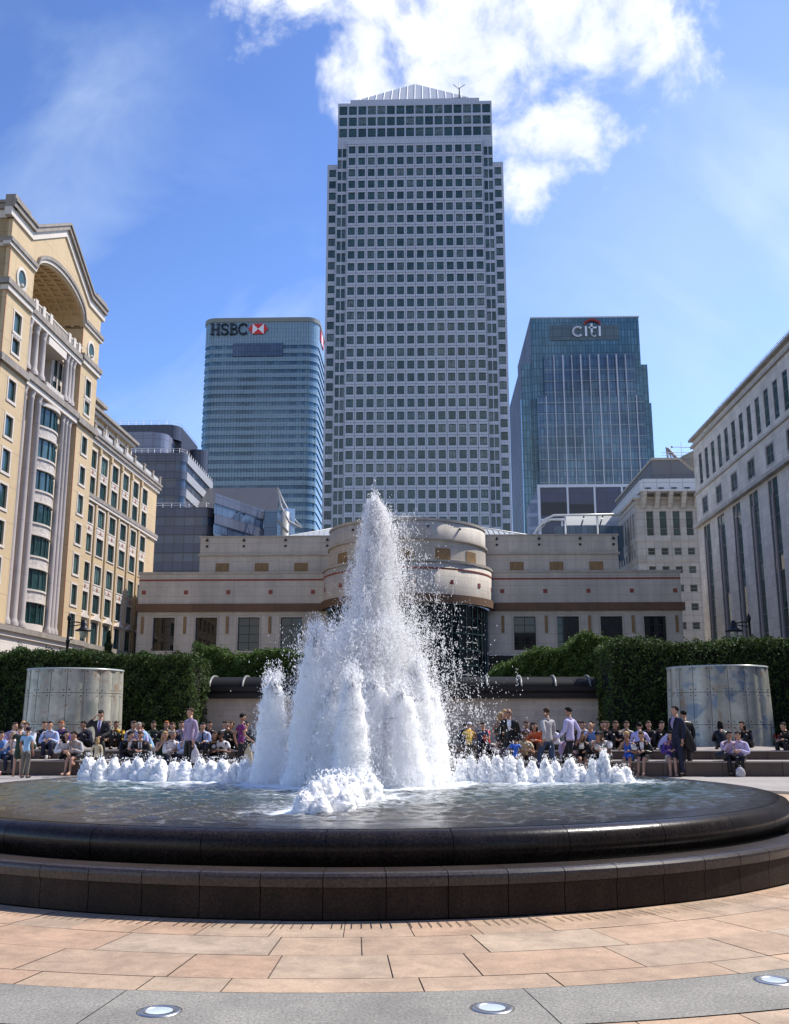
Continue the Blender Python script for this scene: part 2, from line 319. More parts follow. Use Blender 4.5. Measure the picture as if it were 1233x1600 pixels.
M_pink=stonemat('pink_sandstone',[(.42,.275,.18),(.45,.305,.20),(.43,.325,.225),(.40,.28,.19),(.47,.32,.205),(.39,.295,.21)])
M_grey_ring=mat('grey_granite_ring',(.25,.235,.205),.9,noise=(1.6,.20),noise2=(70,.45),bump=(75,.7,.004))
mb=MB(); ring(mb,FC,5.42,12,.004,0,2*PI,180); struct(mb.build('joint_bed',M_joint))
mb=MB()
for (r0,r1,wl,wh,g) in ((5.58,6.12,.44,.5,.006),(6.12,6.65,.5,1.15,.008),(6.65,7.21,.45,1.2,.008),(7.21,7.505,.45,1.1,.008),(8.18,8.7,.5,1.2,.008),(8.7,9.4,.5,1.2,.008),(9.4,10.2,.5,1.2,.008),(10.2,11.0,.5,1.2,.008)):
    a=random.uniform(0,.2)
    while a<2*PI:
        w=random.uniform(wl,wh)/((r0+r1)/2); b=min(a+w,2*PI+.01); ga=g/2/r0; z=.0095+random.uniform(0,.002)
        sk=random.uniform(-.0,.0)
        n=max(2,int((b-a)/.02)); gi=g/2
        top=[(FC[0]+(r1-gi)*math.cos(t),FC[1]+(r1-gi)*math.sin(t),z) for t in [a+ga+(b-a-2*ga)*j/n for j in range(n+1)]]
        bot=[(FC[0]+(r0+gi)*math.cos(t),FC[1]+(r0+gi)*math.sin(t),z) for t in [a+ga+(b-a-2*ga)*j/n for j in range(n+1)]]
        mb.poly(bot+top[::-1]); a=b
struct(mb.build('sandstone_paving',M_pink))
mb=MB()   # drainage slots cut in the first ring
for i in range(520):
    t=2*PI*i/520; ct,st=math.cos(t),math.sin(t); hw=.0032
    if i%8==0: continue
    q=[(5.67,-hw),(5.86,-hw),(5.86,hw),(5.67,hw)]
    mb.poly([(FC[0]+r*ct-w*st,FC[1]+r*st+w*ct,.0155) for r,w in q])
struct(mb.build('drain_slots',mat('slot_black',(.012,.01,.01),.9)))
mb=MB()
for i in range(22):
    a=2*PI*i/22+.045; b=a+2*PI/22-.0008; n=24
    mb.poly([(FC[0]+7.512*math.cos(t),FC[1]+7.512*math.sin(t),.012) for t in [a+(b-a)*j/n for j in range(n+1)]]+[(FC[0]+8.17*math.cos(t),FC[1]+8.17*math.sin(t),.012) for t in [b-(b-a)*j/n for j in range(n+1)]])
struct(mb.build('grey_paving_ring',M_grey_ring))
# uplights sunk in the grey ring
M_ss=mat('brushed_steel',(.55,.54,.52),.3,.9); M_lens=mat('frosted_lens',(.62,.70,.72),.12,0,.9,noise=(9,.08))
for px,py,lab in ((249,1580,'round recessed ground light at the left of the grey paving ring'),(769,1575,'round recessed ground light in the grey paving ring below the basin centre'),(1210,1532,'round recessed ground light at the right end of the grey paving ring')):
    d=ray(px,py); p=Vector((0,0,EYE))+d*((.012-EYE)/d.z)
    t=thing('ground_light',lab,'ground light',(p.x,p.y,.012),'ground lights in the grey paving ring'); c=(p.x,p.y)
    mb=MB(); mb.lathe([(.068,.0145),(.07,.017),(.098,.017),(.106,.0135),(.108,.010)],c,n=48); mb.build('rim_ring',M_ss,t)
    mb=MB(); mb.lathe([(.109,.0125),(.113,.0125)],c,n=48); mb.build('dark_seal',M_dark,t)
    mb=MB(); mb.lathe([(.001,.016),(.05,.0155),(.0675,.0145)],c,n=40); mb.build('lens',M_lens,t)
# ================= office tower =================
def tower():
    t=thing('office_tower','tallest grey steel skyscraper with a shallow pyramid roof','office tower',(-2.6,356,0))
    cx=-2.6; wins=[]; pitch=4.695; z0=68.4-13*pitch; rows=[z0+pitch*i for i in range(44)]   # window centres
    H=1.5
    f=Fr((cx,326),(1,0),(0,-1))
    w=MB()
    hol=[(c-1.25,c+1.25,z-H,z+H) for c in [3.58*(i-6.5) for i in range(14)] for z in rows if z<211]
    wall_holes(w,f,-25.3,25.3,0,213.6,hol,.45); wins+=hole_windows(f,hol,.45,0,2,1,[.2])
    for s in (-1,1): w.fbox(f,*sorted((s*25.3,s*25.29)),0,213.6,-2,0)
    w.fbox(f,-25.3,25.3,213.6,213.9,-2,0.1)
    # vertical fins between columns
    f2=Fr((cx,328),(1,0),(0,-1))
    for s in (-1,1):
        a,b=sorted((s*25.3,s*28.9)); hol=[(x-.72,x+.72,z-1.75,z+1.75) for x in (s*26.25,s*28.0) for z in rows if z<211]
        wall_holes(w,f2,a,b,0,213.6,hol,.4); wins+=hole_windows(f2,hol,.4,0,1,1,[])
    zt=[rows[-1]+0,]
    tr=[z for z in [208.95+pitch*k for k in (1.85,2.85,3.85)]]
    cs=[3.58*(i-7.5) for i in range(16)]
    hol=[(c-1.5,c+1.5,z-1.85,z+1.75) for c in cs for z in tr]
    hol+=[(s*28.1-.55,s*28.1+.55,z-1.85,z+1.75) for s in(-1,1) for z in tr if 0]
    wall_holes(w,f2,-28.9,28.9,213.6,230.1,hol,.4); wins+=hole_windows(f2,hol,.4,0,3,1,[.25])
    for s in (-1,1): # sides of the upper box
        fs=Fr((cx+s*28.9,328),(0,1),(s,0)); hol=[(c-1.5,c+1.5,z-1.6,z+1.6) for c in [3.58*(i+.8) for i in range(15)] for z in tr]
        wall_holes(w,fs,0,57.8,207,230.1,hol,.4); wins+=hole_windows(fs,hol,.4,0,2,1,[.25])
        a,b=sorted((s*28.9,s*33.0)); f3=Fr((cx,332),(1,0),(0,-1)); x=s*31
        hol=[(x-1.25,x+1.25,z-H-1.2,z+H-1.2) for z in rows if z<207]
        wall_holes(w,f3,a,b,0,207,hol,.45); wins+=hole_windows(f3,hol,.45,0,2,1,[.2])
        w.fbox(f2,*sorted((s*28.9,s*28.88)),0,213.6,-4,0)
        fe=Fr((cx+s*33,332),(0,1),(s,0)); hol=[(c-1.25,c+1.25,z-H,z+H) for c in [3.58*(i+.9) for i in range(13)] for z in rows if z<205]
        wall_holes(w,fe,0,48,0,207,hol,.45); wins+=hole_windows(fe,hol,.45,0,2,1,[.2])
        w.poly([(cx+a,332,207),(cx+b,332,207),(cx+b,380,207),(cx+a,380,207)])
    w.box(cx-28.9,cx+28.9,385,385.8,0,230); w.poly([(cx-28.9,328,230.1),(cx+28.9,328,230.1),(cx+28.9,385.8,230.1),(cx-28.9,385.8,230.1)])
    w.build('wall',M_steel,t)
    r=MB(); r.fbox(f2,-24.4,24.4,230.1,232.6,-54,-1.6); r.build('roof_parapet',M_steel_trim,t)
    r=MB(); b=[(cx-23.8,330.5),(cx+23.8,330.5),(cx+23.8,381),(cx-23.8,381)]; ap=(cx,356,258.0)
    for i in range(4):
        p,q=b[i],b[(i+1)%4]; r.poly([(p[0],p[1],232.6),(q[0],q[1],232.6),ap],0,uv=[(-24,0),(24,0),(0,26)])
    pr=r.build('roof',mat('pyramid_glass',(.48,.48,.46),.35,.1,.5,brick=(2.97,2.97,.16,1.25,0,.03)),t)
    rb=MB()
    for i in range(17):
        u=-1+2*i/16; x=cx+u*23.8; e=1-abs(u); p0=Vector((x,330.3,232.8)); p1=p0.lerp(Vector((x,356,258.2)),e) if e>0 else p0+Vector((0,0,.1))
        p1=Vector((x,330.3+25.5*e,232.8+25.4*e))
        if e>.02: rb.tube([p0,p1],.10,4)
    rb.build('ribs',mat('white_metal',(.7,.7,.7),.4),pr)
    m=MB(); q=Vector((14.4,331,232.6)); m.tube([q,q+Vector((0,0,5.4))],[.35,.2],5); m.tube([q+Vector((-2.2,0,6.8)),q+Vector((-.2,0,4.9)),q+Vector((2.2,0,6.8))],.14,4); m.tube([q+Vector((0,0,5)),q+Vector((0,0,7.4))],.12,4); m.box(q.x-2.6,q.x+2.6,330.6,331.4,q.z,q.z+.9); m.build('roof_mast',M_dark,t)
    # thin vertical joints standing proud on the bay
    v=MB()
    for i in range(15): x=3.58*(i-7); v.fbox(f,x-.06,x+.06,0,211.2,0.0,.12)
    for z in rows:
        if z<211: v.fbox(f,-25.3,25.3,z+2.28,z+2.36,0.003,.09)
    v.build('mullion_lines',mat('joint_grey',(.19,.19,.22),.5,.2),t)
    add_windows(t,wins,[M_dkgreen,G_tower],'window',100,.13,.15)
tower()
# ================= curved glass bank tower =================
def rrect(x0,x1,y0,y1,r,n=7):
    P=[]
    for cx,cy,a in ((x1-r,y0+r,-PI/2),(x1-r,y1-r,0),(x0+r,y1-r,PI/2),(x0+r,y0+r,PI)):
        P+=[(cx+r*math.cos(a+PI/2*k/n),cy+r*math.sin(a+PI/2*k/n)) for k in range(n+1)]
    return P
def offs(P,d):
    n=len(P); out=[]
    for i in range(n):
        a,b=Vector(P[i-1]),Vector(P[(i+1)%n]); t=(b-a).normalized(); out.append((P[i][0]+t.y*d,P[i][1]-t.x*d))
    return out
def loop_wall(mb,P,z0,z1,m=0,uvo=0):
    L=[0]; n=len(P)
    for i in range(n): a,b=P[i],P[(i+1)%n]; L.append(L[-1]+math.hypot(b[0]-a[0],b[1]-a[1]))
    for i in range(n):
        a,b=P[i],P[(i+1)%n]; mb.poly([(*a,z0),(*b,z0),(*b,z1),(*a,z1)],m,uv=[(L[i],z0),(L[i+1],z0),(L[i+1],z1),(L[i],z1)],smooth=False)
def grid_glass(name,c1,c2,w,h,rough=.12,line=.35,mort=.12,off=0,noise=.35,spec=.6,metal=.0):
    M=mat(name,(1,1,1),rough,metal,spec); nt=M.node_tree; N=nt.nodes; L=nt.links; P=N['Principled BSDF']; tc=N.new('ShaderNodeTexCoord')
    b=N.new('ShaderNodeTexBrick'); b.offset=off; b.inputs['Scale'].default_value=1; b.inputs['Brick Width'].default_value=w; b.inputs['Row Height'].default_value=h; b.inputs['Mortar Size'].default_value=mort
    b.inputs['Bias'].default_value=-.1; b.inputs['Color1'].default_value=(*c1,1); b.inputs['Color2'].default_value=(*c2,1); b.inputs['Mortar'].default_value=(*[line*x for x in c1],1); L.new(tc.outputs['UV'],b.inputs['Vector'])
    n=N.new('ShaderNodeTexNoise'); n.inputs['Scale'].default_value=.05; n.inputs['Detail'].default_value=5; L.new(tc.outputs['Object'],n.inputs['Vector'])
    mr=N.new('ShaderNodeMapRange'); L.new(n.outputs[0],mr.inputs[0]); mr.inputs[1].default_value=.35; mr.inputs[2].default_value=.65; mr.inputs[3].default_value=1-noise; mr.inputs[4].default_value=1+noise
    v=N.new('ShaderNodeVectorMath'); v.operation='SCALE'; L.new(b.outputs[0],v.inputs[0]); L.new(mr.outputs[0],v.inputs['Scale']); L.new(v.outputs[0],P.inputs['Base Color']); return M
def bank():
    t=thing('bank_tower','pale blue banded glass tower with rounded corners and a red and white emblem on top','office tower',(-84,500,0))
    P=rrect(-113.2,-53.8,470,526,6.5); w=MB(); g=MB(); fh=4.35; zt=190.6
    n=int(zt/fh)
    for i in range(n):
        z=zt-fh*i; 
        loop_wall(w,P,z-fh,z-fh+2.35)
        w.poly([(*p,z-fh+2.35) for p in P],0)
    loop_wall(w,P,zt,203.3); 
    gi=offs(P,-.35)
    G=grid_glass('banded_blue_glass',(.035,.095,.16),(.09,.19,.27),3.0,60,.1,.5,.10,0,.4,.6,.1)
    Ws=mat('pale_blue_spandrel',(.22,.33,.40),.25,.1,.6,brick=(1.5,2.35,.10,.62,0,.05),noise=(.05,.08))
    w.build('wall',Ws,t)
    fr=Fr((-84,470),(1,0),(0,-1))
    for i in range(min(n,40)):
        z=zt-fh*i; g=MB(); loop_wall(g,gi,z-2.0,z); g.build('window_band',G,t)
    r=MB(); c=offs(P,.45); loop_wall(r,c,203.3,205.6); r.poly([(*p,205.6) for p in c]); r.poly([(*p,203.3) for p in c]); r.build('roof_cap',mat('olive_cap',(.22,.23,.20),.5,.3),t)
    rc=MB(); rc.box(-97.6,-71.6,469.5,470.3,184.6,191.6); rc.build('recess_panel',grid_glass('dark_recess_glass',(.03,.065,.13),(.05,.09,.16),1.5,3.4,.1,.5,.15),t)
    mlb=MB()
    for i in range(36):
        x=-111+1.5*i
        if x<-57: mlb.box(x-.05,x+.05,469.75,470,20,203)
    mlb.build('mullions',mat('mullion_blue',(.10,.17,.22),.4,.3),t)
    # sign: serif capitals and hexagon emblem
    s=MB(); zb,h=196.3,6.0; yv=469.35
    def st(pts,wd):   # stroke with thickness in plan
        for a,b in zip(pts[:-1],pts[1:]):
            ax,az=a;bx,bz=b; L=math.hypot(bx-ax,bz-az) or 1; nx,nz=-(bz-az)/L*wd/2,(bx-ax)/L*wd/2; ex,ez=(bx-ax)/L*wd*.25,(bz-az)/L*wd*.25
            q=[(ax-nx-ex,az-nz-ez),(bx-nx+ex,bz-nz+ez),(bx+nx+ex,bz+nz+ez),(ax+nx-ex,az+nz-ez)]
            s.hexa([(x,yv-.0,z) for x,z in q]+[(x,yv-.4,z) for x,z in q])
    def arc(cx,cz,rx,rz,a0,a1,k=9): return [(cx+rx*math.cos(R(a0+(a1-a0)*i/k)),cz+rz*math.sin(R(a0+(a1-a0)*i/k))) for i in range(k+1)]
    x=-109.3; z0,z1=zb,zb+h
    for xx in (x+.9,x+4.0): st([(xx,z0),(xx,z1)],1.0); st([(xx-1.0,z0+.15),(xx+1.0,z0+.15)],.35); st([(xx-1.0,z1-.15),(xx+1.0,z1-.15)],.35)
    st([(x+.9,zb+h/2),(x+4,zb+h/2)],.5)
    x=-103.9; st(arc(x+1.9,z1-1.6,1.5,1.45,25,270),.75); st(arc(x+1.9,z0+1.55,1.6,1.45,90,-155),.8); st([(x+3.5,z1-.1),(x+3.5,z1-1.8)],.35); st([(x+.2,z0+.1),(x+.2,z0+1.8)],.35)
    x=-99.5; st([(x+.9,z0),(x+.9,z1)],1.0); st([(x,z0+.15),(x+2,z0+.15)],.35); st([(x,z1-.15),(x+2,z1-.15)],.35); st([(x+1.9,z1-.2)]+arc(x+2,z1-1.6,1.5,1.4,90,-90)+[(x+1,zb+h/2)],.55); st([(x+1.9,zb+h/2)]+arc(x+2.1,z0+1.6,1.8,1.45,90,-90)+[(x+1,z0+.15)],.6)
    x=-94.9; st(arc(x+2.4,zb+h/2,2.2,2.8,40,320,14),.8); st([(x+4.2,z1-.1),(x+4.2,z1-1.9)],.35); st([(x+4.2,z0+.1),(x+4.2,z0+1.7)],.3)
    s.build('sign_letters',mat('sign_black',(.012,.02,.04),.4),t)
    e=MB(); ex,ez,hw,hh=-84.7,199.3,2.9,2.8
    def tri(p,m,y=yv-.15):
        k=len(p); e.poly([(a,y,b) for a,b in p],m)
        for i in range(k): a,b=p[i],p[(i+1)%k]; e.poly([(a[0],y,a[1]),(b[0],y,b[1]),(b[0],y+.3,b[1]),(a[0],y+.3,a[1])],m)
    tri([(ex-hw,ez+hh),(ex+hw,ez+hh),(ex,ez)],0); tri([(ex-hw,ez-hh),(ex,ez),(ex+hw,ez-hh)],0); tri([(ex-hw,ez-hh),(ex-hw,ez+hh),(ex-hw-2.2,ez)],0); tri([(ex+hw,ez-hh),(ex+hw+2.2,ez),(ex+hw,ez+hh)],0)
    tri([(ex-hw,ez-hh),(ex-hw,ez+hh),(ex,ez)],1); tri([(ex+hw,ez-hh),(ex+hw,ez+hh),(ex,ez)],1)
    e.build('emblem',[mat('emblem_red',(.62,.02,.02),.4),mat('emblem_white',(.8,.8,.8),.4)],t)
    e=MB()  # the second emblem on the side wall, seen edge-on
    for k,(yy,m) in enumerate(((478,0),(483,1),(488,0))): e.box(-53.7,-53.3,yy,yy+5,196.4,202,m)
    e.build('side_emblem',[MC['emblem_red'],MC['emblem_white']],t)
bank()
# ================= stepped glass tower with arc sign =================
def stepped():
    t=thing('glass_tower','stepped blue green glass tower with white fins and a small red arc over its sign','office tower',(83,505,0))
    G=grid_glass('teal_grid_glass',(.06,.14,.19),(.10,.21,.27),1.55,4.1,.10,.45,.16,0,.25,.6,.25)
    G2=grid_glass('blue_grid_glass',(.07,.12,.19),(.10,.18,.24),1.75,4.1,.08,.5,.17,0,.3,.6,.45)
    GS=grid_glass('grey_side_glass',(.10,.10,.13),(.15,.15,.18),3.2,4.1,.55,.45,.4,0,.2,.3)
    def blk(x0,x1,y0,y1,z0,z1,m,name='wall_block'):
        b=MB(); b.box(x0,x1,y0,y1,z0,z1); b.build(name,m,t)
    blk(55,109.7,470,540,0,203.3,G,'core_block'); blk(60.7,105.7,467.5,470,0,182.2,G2,'front_bay'); 
    blk(56.6,109.4,466,470,0,160.3,G2,'lower_bay')
    blk(109.7,113.8,474,540,0,179.4,G,'right_step'); blk(113.8,115.7,478,540,0,160.2,G,'right_lower_step')
    blk(49.8,55,471.5,540,0,179.4,G,'left_step'); blk(48.9,53.4,469,471.5,0,160.2,G,'left_lower_step')
    s=MB(); s.box(54.85,54.99,470.2,540,179.5,203); s.box(49.55,49.75,471.6,540,0,179.3); s.build('side_cladding',GS,t)
    f=MB()
    for i in range(9):
        x=65.5+4.45*i; f.box(x-(.28 if i%2 else .16),x+(.28 if i%2 else .16),465.2,467.5,0 if 1 else 160,181.8)
    for x in (61.0,105.5): f.box(x-.22,x+.22,465.2,466,0,160)
    f.build('white_fins',mat('fin_white',(.55,.57,.62),.4),t)
    h=MB()
    for i in range(26):
        z=28+5.85*i
        if z<182: h.box(60.8 if z>160 else 56.8,105.6 if z>160 else 109.3,465.8 if z<160 else 467.3,467.6,z,z+.35)
    h.build('floor_lines',mat('floor_line',(.30,.35,.36),.4),t)
    b=MB(); b.box(64.5,99.5,469.6,470,191.2,199.4); b.build('sign_backing',mat('sign_backing',(.085,.13,.155),.3,0,.5,brick=(4.4,4.2,.2,.6,0,.1)),t)
    pr=MB(); pr.box(54.8,110,469.7,541,203.3,204); pr.build('parapet',M_steel_trim,t)
    s=MB(); yv=469.2
    def st(pts,wd,m=0):
        for a,c in zip(pts[:-1],pts[1:]):
            L=math.hypot(c[0]-a[0],c[1]-a[1]) or 1; nx,nz=-(c[1]-a[1])/L*wd/2,(c[0]-a[0])/L*wd/2; ex,ez=(c[0]-a[0])/L*.12,(c[1]-a[1])/L*.12
            q=[(a[0]-nx-ex,a[1]-nz-ez),(c[0]-nx+ex,c[1]-nz+ez),(c[0]+nx+ex,c[1]+nz+ez),(a[0]+nx-ex,a[1]+nz-ez)]; s.hexa([(x,yv,z) for x,z in q]+[(x,yv-.5,z) for x,z in q],m)
    def arc(cx,cz,rx,rz,a0,a1,k=14): return [(cx+rx*math.cos(R(a0+(a1-a0)*i/k)),cz+rz*math.sin(R(a0+(a1-a0)*i/k))) for i in range(k+1)]
    st(arc(78.6,195.6,2.4,2.4,48,312),1.05); st([(82.7,193.1),(82.7,198.2)],1.05); st([(85.6,199.6),(85.6,194.6)]+arc(87,194.6,1.4,1.4,180,290,6),1.05); st([(84.2,197.6),(88,197.6)],.9); st([(89.6,193.1),(89.6,198.2)],1.05)
    s.build('sign_letters',mat('sign_white',(.72,.75,.82),.4),t)
    s=MB(); st(arc(86,196.4,5.1,5.4,38,142),1.0); s.build('sign_arc',mat('sign_red',(.45,.03,.03),.4),t)
stepped()
# ================= blue glass block with white frame, and canopy pavilion =================
def blueblock():
    t=thing('glass_block','low dark blue glass block with thin white frame at the foot of the stepped tower','office block',(45,275,0))
    b=MB(); b.box(31.3,60,260,290,0,64.2); b.build('wall',grid_glass('navy_glass',(.015,.03,.085),(.02,.04,.12),3.3,2.6,.06,.5,.07,0,.3),t)
    b=MB(); b.box(31.0,31.28,260,290,0,64.3); b.build('side_glass',mat('sky_side_glass',(.30,.42,.62),.1,.3,.8,brick=(7,4,.12,.5,0,.03)),t)
    b=MB(); b.box(30.8,60,259.6,260,63.9,64.7); b.box(30.8,31.5,259.6,260,0,63.9); b.box(31.5,60,259.6,260,54.6,55.2)
    for x in (38.9,46.2,53.6): b.box(x-.25,x+.25,259.6,260,0,63.9)
    b.build('white_frame',mat('frame_white',(.6,.62,.68),.4),t)
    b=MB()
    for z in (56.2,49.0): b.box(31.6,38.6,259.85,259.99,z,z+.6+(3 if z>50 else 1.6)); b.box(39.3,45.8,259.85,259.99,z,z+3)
    b.build('dark_floors',mat('near_black_floor',(.01,.012,.02),.3),t)  # near-black panels over parts of two floors
blueblock()
def canopy():
    t=thing('roof_canopy','small glazed pavilion with a white curved frame above the limestone parapet','pavilion',(30,176,0))
    m=MB(); y=175
    for yy in (175,179):
        m.tube([(19.0,yy,33.5),(20.6,yy,36),(22,yy,37.6),(23.6,yy,38.3),(36,yy,38.4)],.22,6)
        for x in (25.6,31.4): m.tube([(x,yy,33),(x,yy,38.2)],.2,6)
    for i in range(12): z=33.6+.42*i; x=19.2+i*.36; m.tube([(x,175,z),(x,179,z)],.06,4)
    m.build('frame',mat('canopy_white',(.6,.6,.58),.4),t)
    g=MB(); g.box(24,36,175.5,178.5,30,36.4); g.build('glass_wall',grid_glass('canopy_glass',(.03,.07,.12),(.06,.12,.18),1.1,8,.08,.5,.08),t)
    g=MB()
    for i in range(3): x=25.8+i*3.4; g.poly([(x,175,38.2),(x+3.1,175,38.2),(x+3.1,179,36.9),(x,179,36.9)])
    g.build('roof_panels',mat('skylight_white',(.7,.72,.7),.4,trans=.4),t)
canopy()
# ================= dark stepped glass offices (left, behind the ochre building) =================
def darkoffice():
    t=thing('dark_glass_office','stepped office of dark grey glass bands with pale stone ends beyond the ochre facade','office building',(-60,215,0))
    G=grid_glass('dark_band_glass',(.03,.045,.08),(.07,.10,.15),2.1,1.9,.08,.45,.12,0,.3)
    SP=mat('slate_spandrel',(.085,.088,.115),.35,.2,.5,brick=(2.1,1.9,.08,.5,0,.08)); PS=mat('pale_end_cladding',(.36,.36,.37),.5,.1,noise=(.2,.05)); PV=mat('lilac_cladding',(.20,.21,.27),.4,.2,brick=(2.2,1.9,.07,.6,0,.03))
    def tier(x0,x1,y0,y1,z0,z1,fl,ph):
        w=MB(); g=MB(); e=MB(); z=z1; k=ph
        while z>z0:
            zb=max(z-1.95,z0)
            (w if k%2==0 else g).box(x0,x1-2,y0+(0 if k%2==0 else .15),y1,zb,z); (w if k%2==0 else g).lathe([(2+(0 if k%2==0 else -.15),zb),(2+(0 if k%2==0 else -.15),z)],(x1-2,y0+2),-PI/2,0,6,0,False)
            if k%2==0: e.box(x1-2,x1,y0+2,y1,zb,z)
            else: g.box(x1-2,x1-.25,y0+2,y1,zb,z)
            z=zb; k+=1
        w.poly([(x0,y0+2,z1+.01),(x1,y0+2,z1+.01),(x1,y1,z1+.01),(x0,y1,z1+.01)])
        w.build('spandrel_bands',SP,t); g.build('glass_bands',G,t); e.build('end_bands',PS,t)
        r=MB(); 
        for q in ((x0,y0+.4),): pass
        for zz in (.5,1.0): r.tube([(x0,y0+.3,z1+zz),(x1-1.5,y0+.3,z1+zz),(x1-.3,y0+2.2,z1+zz),(x1-.3,y1,z1+zz)],.04,4)
        for i in range(14): x=x0+(x1-x0-1.5)*i/13; r.tube([(x,y0+.3,z1),(x,y0+.3,z1+1)],.04,4)
        for i in range(14): y=y0+2.2+(y1-y0-2.2)*i/13; r.tube([(x1-.3,y,z1),(x1-.3,y,z1+1)],.04,4)
        r.build('railing',M_steel_trim,t)
    tier(-70,-44.5,200,229,0,45.8,1,0); tier(-72,-52.3,206,234,45.8,59.5,1,0)
    b=MB(); b.box(-76,-61.5,212,236,59.5,66.0); b.lathe([(3,59.5),(3,66.0)],(-61.5,215),-PI/2,0,8,0,False); b.box(-61.5,-58.5,215,236,59.5,66.0); b.box(-76,-61.5,211.9,212,65.2,66.1); b.build('upper_storey',PV,t)
    b=MB()
    for i in range(7): y=217+i*2.6; b.box(-58.6,-58.42,y,y+2.1,60.6,64.8)
    b.build('upper_glazing',G,t)
    b=MB(); D=mat('plant_room_dark',(.055,.06,.085),.4,.2,brick=(1.6,20,.08,.6,0,.03)); b.box(-80,-60,217,236,66.0,69.4); b.lathe([(3,66),(3,69.4)],(-60,220),-PI/2,0,8,0,False); b.box(-60,-57,220,236,62,69.4); b.poly([(-63,217,69.4),(-60,217,69.4),(-57,220,69.4),(-57,236,69.4),(-63,236,69.4)])
    b.lathe([(2.6,60),(2.6,66.6)],(-55.6,231),-PI,0,12,0,False); b.poly([(-55.6+2.6*math.cos(a*.3),231-2.6*math.sin(a*.3),66.6) for a in range(0,11)]); b.build('plant_room',D,t)
    r=MB()
    for zz in (69.9,70.4): r.tube([(-80,217.3,zz),(-60,217.3,zz),(-57.3,220,zz),(-57.3,236,zz)],.04,4)
    for i in range(12): x=-80+20*i/11; r.tube([(x,217.3,69.4),(x,217.3,70.4)],.04,4)
    r.build('roof_railing',M_steel_trim,t)
darkoffice()
def roofoffice():
    t=thing('sloped_roof_office','grey office with sloping ribbed roof and curved truss before the pale blue tower','office building',(-40,215,0))
    G=MC['dark_band_glass']; SP=MC['slate_spandrel']
    p0=atY(337,765,197); p1=atY(413,797,214); w=MB(); g=MB()
    a=Vector((p0.x,p0.y,0)); b=Vector((p1.x,p1.y,0)); n=Vector((b.y-a.y,-(b.x-a.x),0)).normalized()
    zt0,zt1=p0.z+2.8,p1.z
    def band(mbx,z0,z1,off):
        q=[(a.x+n.x*off,a.y+n.y*off),(b.x+n.x*off,b.y+n.y*off),(b.x*1.08-1,b.y*1.08),(a.x*1.06-1,a.y*1.06+3)]
        mbx.prism([(p[0],p[1]) for p in q],z0,z1)
    z=p1.z; 
    for k in range(14): band(w if k%2==0 else g,z-2.15,z,0 if k%2==0 else -.2); z-=2.15
    w.build('spandrel_bands',SP,t); g.build('glass_bands',G,t)
    gb=MB(); q0=atY(413,798,214.3); q1=atY(434,798,214.3); gb.box(q0.x,q1.x,214.3,228,20,q0.z); gb.build('corner_glass',grid_glass('corner_blue_glass',(.06,.12,.22),(.10,.2,.28),6,3.4,.08,.6,.1),t)
    rf=MB(); z0=atY(433,762,230).z; xl=atY(325,762,230).x; xr=atY(433,762,230).x; zl=atY(430,797,215).z
    xb=atY(434,797,215).x; rf.hexa([(xl,215.5,zl-.3),(xb,215.5,zl-.3),(xr,230,z0-.4),(xl,230,z0-.4),(xl,215.5,zl),(xb,215.5,zl),(xr,230,z0),(xl,230,z0)])
    rf.build('sloped_roof',mat('louvred_roof',(.075,.073,.078),.5,.2,noise=(.3,.06),brick=(9,.5,.06,.6,0,.03)),t)
    tr=MB(); A=[atY(433,762,214),atY(443,785,213),atY(456,808,212),atY(471,824,211)]; B=[atY(433,763,211),atY(439,792,210),atY(452,815,209),atY(470,825,209)]
    tr.tube(A,.28,6); tr.tube(B,.28,6)
    for i in range(1,4): tr.tube([A[i],B[i-1]],.12,4); tr.tube([A[i],B[i]],.12,4)
    c0=atY(446,800,210); tr.tube([Vector((c0.x,210,c0.z-12)),c0],.9,8); tr.tube([atY(433,812,209),atY(450,832,209)],.3,5)
    tr.build('roof_truss',mat('truss_grey',(.36,.35,.34),.5),t)
    sg=MB(); g0=atY(441,812,211); g1=atY(452,812,211); sg.box(g0.x,g1.x+1.2,211,211.3,g0.z-5,g0.z+2.5); sg.build('side_glass',mat('sky_glass_panel',(.35,.5,.7),.1,.2,.8),t)
roofoffice()
